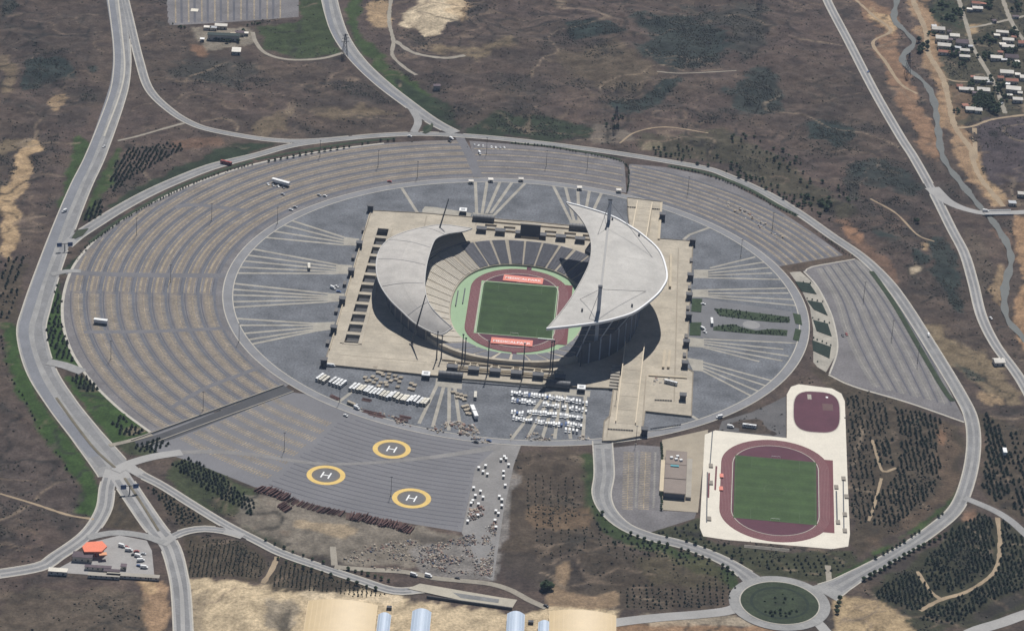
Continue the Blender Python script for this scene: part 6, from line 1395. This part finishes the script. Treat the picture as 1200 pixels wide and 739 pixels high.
grid_trees('conifer', [(1024, 520), (1046, 515), (1050, 545), (1030, 545)], 4.6, 3.8, .03, .8, 1.2, .9, 'dark conifer in the plantation beside the cream training apron', 'conifers beside the training apron')
grid_trees('conifer', [(1056, 515), (1102, 522), (1103, 555), (1090, 580), (1062, 605), (1040, 618), (1020, 615), (1030, 575), (1050, 560)], 4.1, 3.3, .03, .6, 1.05, .85, 'dark conifer in the plantation beside the cream training apron', 'conifers beside the training apron')
grid_trees('conifer', [(1150, 602), (1163, 608), (1166, 660), (1150, 675), (1125, 690), (1100, 695), (1078, 668), (1090, 650), (1112, 632), (1115, 620)], 3.5, 3.1, .03, .7, 1.15, .98, 'dark conifer in the dense block by the curved dirt path', 'conifers by the curved dirt path')
grid_trees('conifer', [(1174, 608), (1215, 645), (1215, 685), (1160, 705), (1120, 732), (1080, 728), (1082, 715), (1130, 697), (1158, 682), (1172, 662)], 3.5, 3.1, .03, .7, 1.15, .98, 'dark conifer in the dense block by the curved dirt path', 'conifers by the curved dirt path')
grid_trees('conifer', [(1060, 672), (1074, 672), (1098, 702), (1072, 716), (1045, 706), (1024, 700), (1030, 690)], 3.5, 3.1, .03, .7, 1.1, .98, 'dark conifer in the dense block by the curved dirt path', 'conifers by the curved dirt path')
grid_trees('conifer', [(1152, 482), (1172, 495), (1182, 530), (1185, 575), (1168, 588), (1150, 570), (1156, 530)], 3.9, 3.3, .03, .8, 1.25, .95, 'dark conifer on the far side of the loop road', 'conifers on the far side of the loop road')
grid_trees('conifer', [(1184, 505), (1215, 515), (1215, 615), (1190, 600), (1180, 560)], 4.8, 4.2, .03, .8, 1.2, .75, 'dark conifer on the far side of the loop road', 'conifers on the far side of the loop road')
YL, YG = 'small young conifer planted in rows beside the yard', 'young conifers beside the yard'
grid_trees('conifer', [(610, 556), (672, 556), (678, 598), (655, 620), (612, 606)], 6.2, 6, .02, .35, .6, .75, YL, YG, .4)
grid_trees('conifer', [(620, 612), (690, 615), (690, 655), (648, 655), (625, 630)], 6.4, 6, .02, .4, .65, .55, YL, YG, .5)
grid_trees('conifer', [(690, 620), (720, 632), (795, 650), (790, 668), (720, 660), (700, 645)], 6.4, 6, .02, .45, .7, .6, YL, YG, .5)
grid_trees('conifer', [(725, 694), (745, 682), (800, 694), (850, 668), (862, 690), (850, 710), (735, 714)], 5, 5, .02, .45, .75, .8, YL, YG, .5)
grid_trees('conifer', [(695, 585), (705, 605), (735, 628), (800, 648), (855, 668), (850, 680), (790, 662), (720, 640), (690, 612)], 4.6, 4.4, .3, .6, .95, .6, 'leafy conifer on the green bank below the tree lined road', 'conifers on the green bank')
grid_trees('conifer', [(762, 626), (818, 612), (828, 634), (900, 648), (992, 648), (1000, 658), (962, 678), (900, 668), (850, 648)], 5.5, 5.5, .2, .5, .95, .62, 'small conifer in the grass below the training apron', 'conifers below the training apron')
grid_trees('conifer', [(201, 545), (222, 536), (262, 560), (300, 592), (296, 606), (268, 590), (238, 572)], 4.2, 3.8, -.6, .8, 1.2, .85, 'dark conifer in the block beside the tick marked lot', 'conifers beside the tick marked lot')
grid_trees('conifer', [(168, 566), (205, 585), (240, 610), (208, 618), (196, 598)], 4.6, 3.8, -.6, .6, 1.0, .85, 'small conifer between the two roads at the forecourt junction', 'conifers at the forecourt junction')
grid_trees('conifer', [(220, 632), (282, 634), (310, 656), (302, 678), (222, 676)], 3.4, 2.7, .02, .36, .56, .92, 'tiny conifer in the tight rows above the sandy ground', 'conifers above the sandy ground', .3)
grid_trees('conifer', [(330, 658), (455, 697), (425, 700), (318, 686)], 3.4, 2.7, .02, .36, .56, .92, 'tiny conifer in the tight rows above the sandy ground', 'conifers above the sandy ground', .3)
grid_trees('conifer', [(135, 192), (150, 175), (212, 166), (215, 176), (185, 192), (150, 212), (135, 225), (125, 230)], 4.2, 3.8, -.1, .75, 1.1, .85, 'dark conifer in the block beside the dual carriageway', 'conifers beside the dual carriageway')
grid_trees('conifer', [(98, 255), (110, 235), (122, 236), (118, 258), (104, 262)], 4.2, 4, 0, .9, 1.3, .9, 'dark conifer in the block beside the dual carriageway', 'conifers beside the dual carriageway')
grid_trees('conifer', [(0, 305), (28, 300), (24, 330), (14, 372), (0, 376)], 6, 5, 0, .7, 1.1, .7, 'dark conifer on the outer side of the dual carriageway', 'conifers outside the dual carriageway')
grid_trees('conifer', [(56, 330), (68, 330), (70, 370), (86, 424), (62, 418), (53, 390)], 4.4, 4.4, 0, .7, 1.2, .6, 'conifer in the green strip beside the western lot', 'conifers in the green strip')
grid_trees('conifer', [(80, 441), (102, 440), (118, 458), (96, 460)], 4, 4, 0, .8, 1.2, .85, 'conifer in the green strip beside the western lot', 'conifers in the green strip')
grid_trees('conifer', [(126, 492), (140, 488), (170, 505), (160, 510), (140, 510)], 4, 4, 0, .8, 1.2, .85, 'conifer in the green strip beside the western lot', 'conifers in the green strip')
grid_trees('conifer', [(158, 522), (185, 513), (200, 520), (180, 531), (160, 531)], 4, 3.8, 0, .8, 1.2, .85, 'conifer in the green strip beside the western lot', 'conifers in the green strip')
line_trees('conifer', [(1, 395), (12, 440), (30, 470), (48, 505), (70, 535), (90, 570)], 7, .5, .9, 'conifer on the outer side of the dual carriageway', 'conifers outside the dual carriageway', .3)
RB, RG = 'small round tree lining the loop road', 'round trees lining the loop road'
line_trees('broad', [(1113, 601), (1088, 616), (1050, 641), (1020, 657)], 5.2, .6, .95, RB, RG); line_trees('broad', [(1125, 575), (1118, 590), (1100, 606)], 5, .6, .9, RB, RG)
line_trees('broad', [(1108, 628), (1090, 636), (1060, 652), (1030, 670), (1000, 687), (985, 700), (980, 718)], 6.2, .85, 1.15, RB, RG)
line_trees('broad', [(315, 190), (360, 181), (400, 174), (440, 167), (462, 165)], 6.5, .6, .85, 'small round tree in the line along the upper lot edge', 'trees along the upper lot edge')
line_trees('broad', [(100, 290), (130, 268), (165, 246), (200, 228), (250, 206), (295, 193)], 4, .35, .6, 'low shrub in the hedge line along the curved western lot', 'hedge shrubs along the western lot')
line_trees('broad', [(600, 168), (640, 172), (690, 181), (720, 187), (733, 193), (737, 205), (735, 225)], 3.2, .4, .6, 'low shrub in the dark hedge line behind the scoreboard end', 'hedge shrubs behind the scoreboard end')
line_trees('broad', [(787, 196), (820, 203), (850, 213), (880, 226), (910, 243), (932, 252)], 3.4, .4, .65, 'low shrub in the hedge line along the curved rear lot', 'hedge shrubs along the rear lot')
line_trees('broad', [(955, 271), (975, 285), (990, 297), (1003, 301)], 3.2, .3, .45, 'low shrub in the hedge line along the curved rear lot', 'hedge shrubs along the rear lot')
line_trees('broad', [(702, 598), (712, 608), (730, 622), (762, 635), (800, 645), (840, 660), (858, 672)], 6, .7, 1.0, 'round tree on the bank side of the tree lined road', 'trees on the bank side of the tree lined road'); line_trees('broad', [(757, 624), (790, 631), (830, 642), (850, 650), (868, 658)], 7, .7, 1.0, 'round tree on the training side of the tree lined road', 'trees on the training side')
line_trees('broad', [(312, 633), (345, 648), (378, 660)], 7, .6, .85, 'small round tree along the yard side of the tree road', 'trees along the yard side'); line_trees('broad', [(325, 655), (360, 667), (395, 677), (440, 691)], 7, .6, .9, 'small round tree along the plantation side of the tree road', 'trees along the plantation side'); line_trees('broad', [(393, 662), (410, 668), (430, 673), (455, 681)], 5, .6, 1.0, 'bushy tree along the yard track', 'bushy trees along the yard track')
line_trees('broad', [(775, 520), (776, 545)], 3, .5, .7, 'shrub in the hedge beside the changing block', 'hedge shrubs by the changing block'); line_trees('broad', [(775, 577), (775, 597)], 3, .5, .7, 'shrub in the hedge beside the changing block', 'hedge shrubs by the changing block')
grid_trees('broad', [(890, 715), (935, 715), (930, 722), (900, 724)], 4, 4, 0, .5, .9, .7, 'bush on the roundabout island', 'bushes on the island'); grid_trees('broad', [(890, 695), (930, 694), (935, 708), (890, 710)], 7, 6, 0, .4, .7, .5, 'bush on the roundabout island', 'bushes on the island')
for pl in ([(934, 329), (950, 332)], [(946, 350), (964, 354)], [(953, 373), (972, 379)], [(953, 396), (974, 405)], [(950, 420), (958, 424)]): line_trees('broad', pl, 3.5, .35, .5, 'tiny tree in the row above a planted bed on the pale slope', 'tiny trees on the pale slope')
for pl_ in ([(837, 362), (850, 362), (925, 371.6), (925.4, 378), (881, 375), (843, 369.8)], [(836.6, 383), (860, 380.5), (886, 387.8), (905, 386), (923, 387.5), (922, 393), (880, 391), (835.5, 387)]): grid_trees('broad', pl_, 2.6, 2.4, 0, .25, .45, .55, 'clipped shrub in the garden beds', 'garden shrubs')
line_trees('broad', [(845, 370), (862, 373), (880, 372), (905, 376), (922, 378)], 5, .3, .5, 'clipped shrub in the garden beds', 'garden shrubs'); line_trees('broad', [(842, 382), (860, 383), (885, 390), (920, 391)], 4, .3, .5, 'clipped shrub in the garden beds', 'garden shrubs')
VT, VG = 'dense dark garden tree among the village houses', 'village garden trees'
for x, y, k, s in [(1078, 60, 4, 1.5), (1080, 54, 2, 1.6), (1093, 42, 3, 1.1), (1113, 60, 6, 1.2), (1118, 66, 6, 1.3), (1135, 62, 4, 1.0), (1148, 113, 9, 1.3), (1158, 116, 9, 1.4), (1152, 125, 10, 1.4), (1165, 128, 10, 1.5), (1145, 120, 6, 1.2), (1155, 97, 5, 1.1), (1139, 98, 5, 1.1), (1172, 103, 7, 1.2), (1190, 78, 7, 1.1), (1157, 68, 6, 1.2), (1185, 60, 6, 1.2), (1160, 45, 8, 1.2), (1150, 50, 5, 1), (1190, 40, 6, 1.2), (1112, 22, 7, 1.2), (1125, 15, 8, 1.2), (1105, 10, 6, 1.2), (1160, 8, 8, 1.2), (1195, 8, 6, 1.2), (1122, 132, 3, .9), (1128, 76, 6, .9), (1178, 115, 5, 1.1)]:
    for _ in range(int(k*1.8)):
        p = P(x+random.gauss(0, 4.2), y+random.gauss(0, 2.6)); TREES['broad'].append((p[0], p[1], s*random.uniform(.7, 1.15), VT, VG))
for x, y, k, s in [(262, 48, 14, 1.0), (283, 40, 4, 1), (210, 33, 6, .7), (300, 28, 8, .6), (960, 240, 12, 1.2), (945, 232, 8, 1.0), (968, 245, 6, 1.2), (645, 690, 3, 1.6), (640, 688, 3, 1.4), (720, 150, 6, 1.0), (725, 140, 6, .9), (1070, 260, 2, 1.2), (1092, 14, 5, 1.0)]:
    for _ in range(k):
        p = P(x+random.gauss(0, 4 if k < 10 else 8), y+random.gauss(0, 1.5)); TREES['broad'].append((p[0], p[1], s*random.uniform(.7, 1.15), 'scattered broad tree beside tracks and compound', 'scattered broad trees'))
# on the hillside behind the loop road
grid_trees('broad', [(760, 172), (800, 172), (850, 188), (900, 212), (945, 238), (980, 262), (960, 258), (900, 228), (840, 200), (770, 184)], 6, 6, -.3, .5, 1.0, .5, 'hillside tree in the belt behind the loop road', 'hillside belt trees', 1.5)
grid_trees('broad', [(830, 150), (900, 165), (960, 205), (1005, 235), (1000, 250), (940, 215), (860, 170)], 9, 8, -.3, .6, 1.1, .55, 'hillside tree in the belt behind the loop road', 'hillside belt trees', 2)
def clear_of_roads(x, y):
    for _, _, p2, w2, _, _ in ROADW:
        q = np.array(p2); dm = np.hypot(q[:, 0]-x, q[:, 1]-y); k = dm.argmin()
        if dm[k] < w2[k]/2+.6: return False
    return True
for kind, lst in TREES.items():
    lst = [t for t in lst if clear_of_roads(t[0], t[1])]
    pts = [(math.dist((t[0], t[1], 0), CAM)/t[2], t) for t in lst]; pts.sort(key=lambda q: q[0])
    nm = {'conifer': 'conifer_tree', 'broad': 'broadleaf_tree'}[kind]
    for k, (_, (x, y, s, lab, grp)) in enumerate(pts[:300]):
        cr, tk = random.choice(TM[kind]); ex = empty(nm, (x, y, max(GZ(x, y), 0 if flat[int((x-X0)/dx), int((y-Y0)/dy)] else -9)-.05), random.uniform(0, 6.28)); s2 = s*random.uniform(.85, 1.15); ex.scale = (s, s, s2); tag(ex, lab, 'tree', grp); link('crown', cr, ex); link('trunk', tk, ex)
    rest = pts[300:]
    if rest:
        V = []; Fq = []; MI = []; b = 0
        data = []
        for cr, tk in TM[kind]:
            dv = []; df = []; dm = []
            for me, mi in ((cr, 0), (tk, 1)):
                o_ = len(dv); dv += [tuple(v.co) for v in me.vertices]
                me.calc_loop_triangles()
                for t in me.loop_triangles: df.append([o_+i for i in t.vertices]); dm.append(mi)
            data.append((np.array(dv), np.array(df), np.array(dm)))
        for _, (x, y, s, lab, grp) in rest:
            dv, df, dm = random.choice(data); a = random.uniform(0, 6.28); c_, s_ = math.cos(a), math.sin(a)
            q = np.stack([x+s*(dv[:, 0]*c_-dv[:, 1]*s_), y+s*(dv[:, 0]*s_+dv[:, 1]*c_), GZ(x, y)-.05+s*random.uniform(.85, 1.15)*dv[:, 2]], -1)
            V.append(q); Fq.append(df+b); MI.append(dm); b += len(dv)
        me = npmesh('tree_mass', np.vstack(V), np.vstack(Fq), [LEAF if kind == 'conifer' else LEAF2, BARK], np.concatenate(MI))
        o = link({'conifer': 'conifer_plantation', 'broad': 'far_tree_cover'}[kind], me); tag(o, {'conifer': 'the remaining mass of plantation conifers', 'broad': 'the remaining mass of hedge shrubs and far trees'}[kind], 'trees', kind='stuff')
    print('TREES', kind, len(pts))
# ------------------------------------------------------------------ scrub over the dry land (uncountable)
okl = (flat < .5); NS = 42000
bx_ = []; 
base = MB(); rs = random.Random(3)
SB = []
for q in range(6):
    v = []; nsg = 6
    for k, (rr2, zz) in enumerate(((1.0, 0), (1.1, .45), (.6, .85))): v += [(rr2*rs.uniform(.6, 1.25)*math.cos(2*PI*i/nsg+k*.5), rr2*rs.uniform(.6, 1.25)*math.sin(2*PI*i/nsg+k*.5), zz+rs.uniform(-.1, .1)) for i in range(nsg)]
    f = []
    for k in range(2):
        for i in range(nsg):
            a_, b_, c_, d_ = k*nsg+i, k*nsg+(i+1) % nsg, (k+1)*nsg+(i+1) % nsg, (k+1)*nsg+i; f += [(a_, b_, c_), (a_, c_, d_)]
    for i in range(1, nsg-1): f.append((2*nsg, 2*nsg+i, 2*nsg+i+1))
    SB.append((np.array(v), np.array(f)))
vis = okl & (ux > -40) & (ux < 1240) & (uy > -40) & (uy < 780)
wgt = (scrub_density*vis*np.clip((fbm(gx, gy, 14, 91, 3)-.38)*4, .05, 2)).ravel(); wgt /= wgt.sum()
ch = rng.choice(nx*ny, NS, p=wgt); V = []; Fq = []; b = 0
for i in ch:
    x = gx.ravel()[i]+rng.uniform(-1.3, 1.3); y = gy.ravel()[i]+rng.uniform(-1.3, 1.3); v, f = SB[i % 6]; s = .3+.8*rng.random()**2.2
    V.append(v*np.array([s, s, s*.9])+np.array([x, y, gz.ravel()[i]-.15])); Fq.append(f+b); b += len(v)
o = link('scrub', npmesh('scrub', np.vstack(V), np.vstack(Fq), SCRUBM)); tag(o, 'low dark scrub scattered over the dry hillsides', 'scrub', kind='stuff')
# ------------------------------------------------------------------ haze: one closed box of even, thin air
HZ = bpy.data.materials.new('haze_air'); HZ.use_nodes = True; n = HZ.node_tree.nodes; n.clear()
pv = n.new('ShaderNodeVolumePrincipled'); pv.inputs['Color'].default_value = (.55, .72, 1, 1); pv.inputs['Density'].default_value = 3.0e-5; pv.inputs['Anisotropy'].default_value = .1
ou = n.new('ShaderNodeOutputMaterial'); HZ.node_tree.links.new(pv.outputs[0], ou.inputs['Volume'])
hz = MB().box(0, 0, -30, 1400, 70000, 70000).build('haze', HZ); tag(hz, 'thin bluish air over the whole place', kind='stuff')
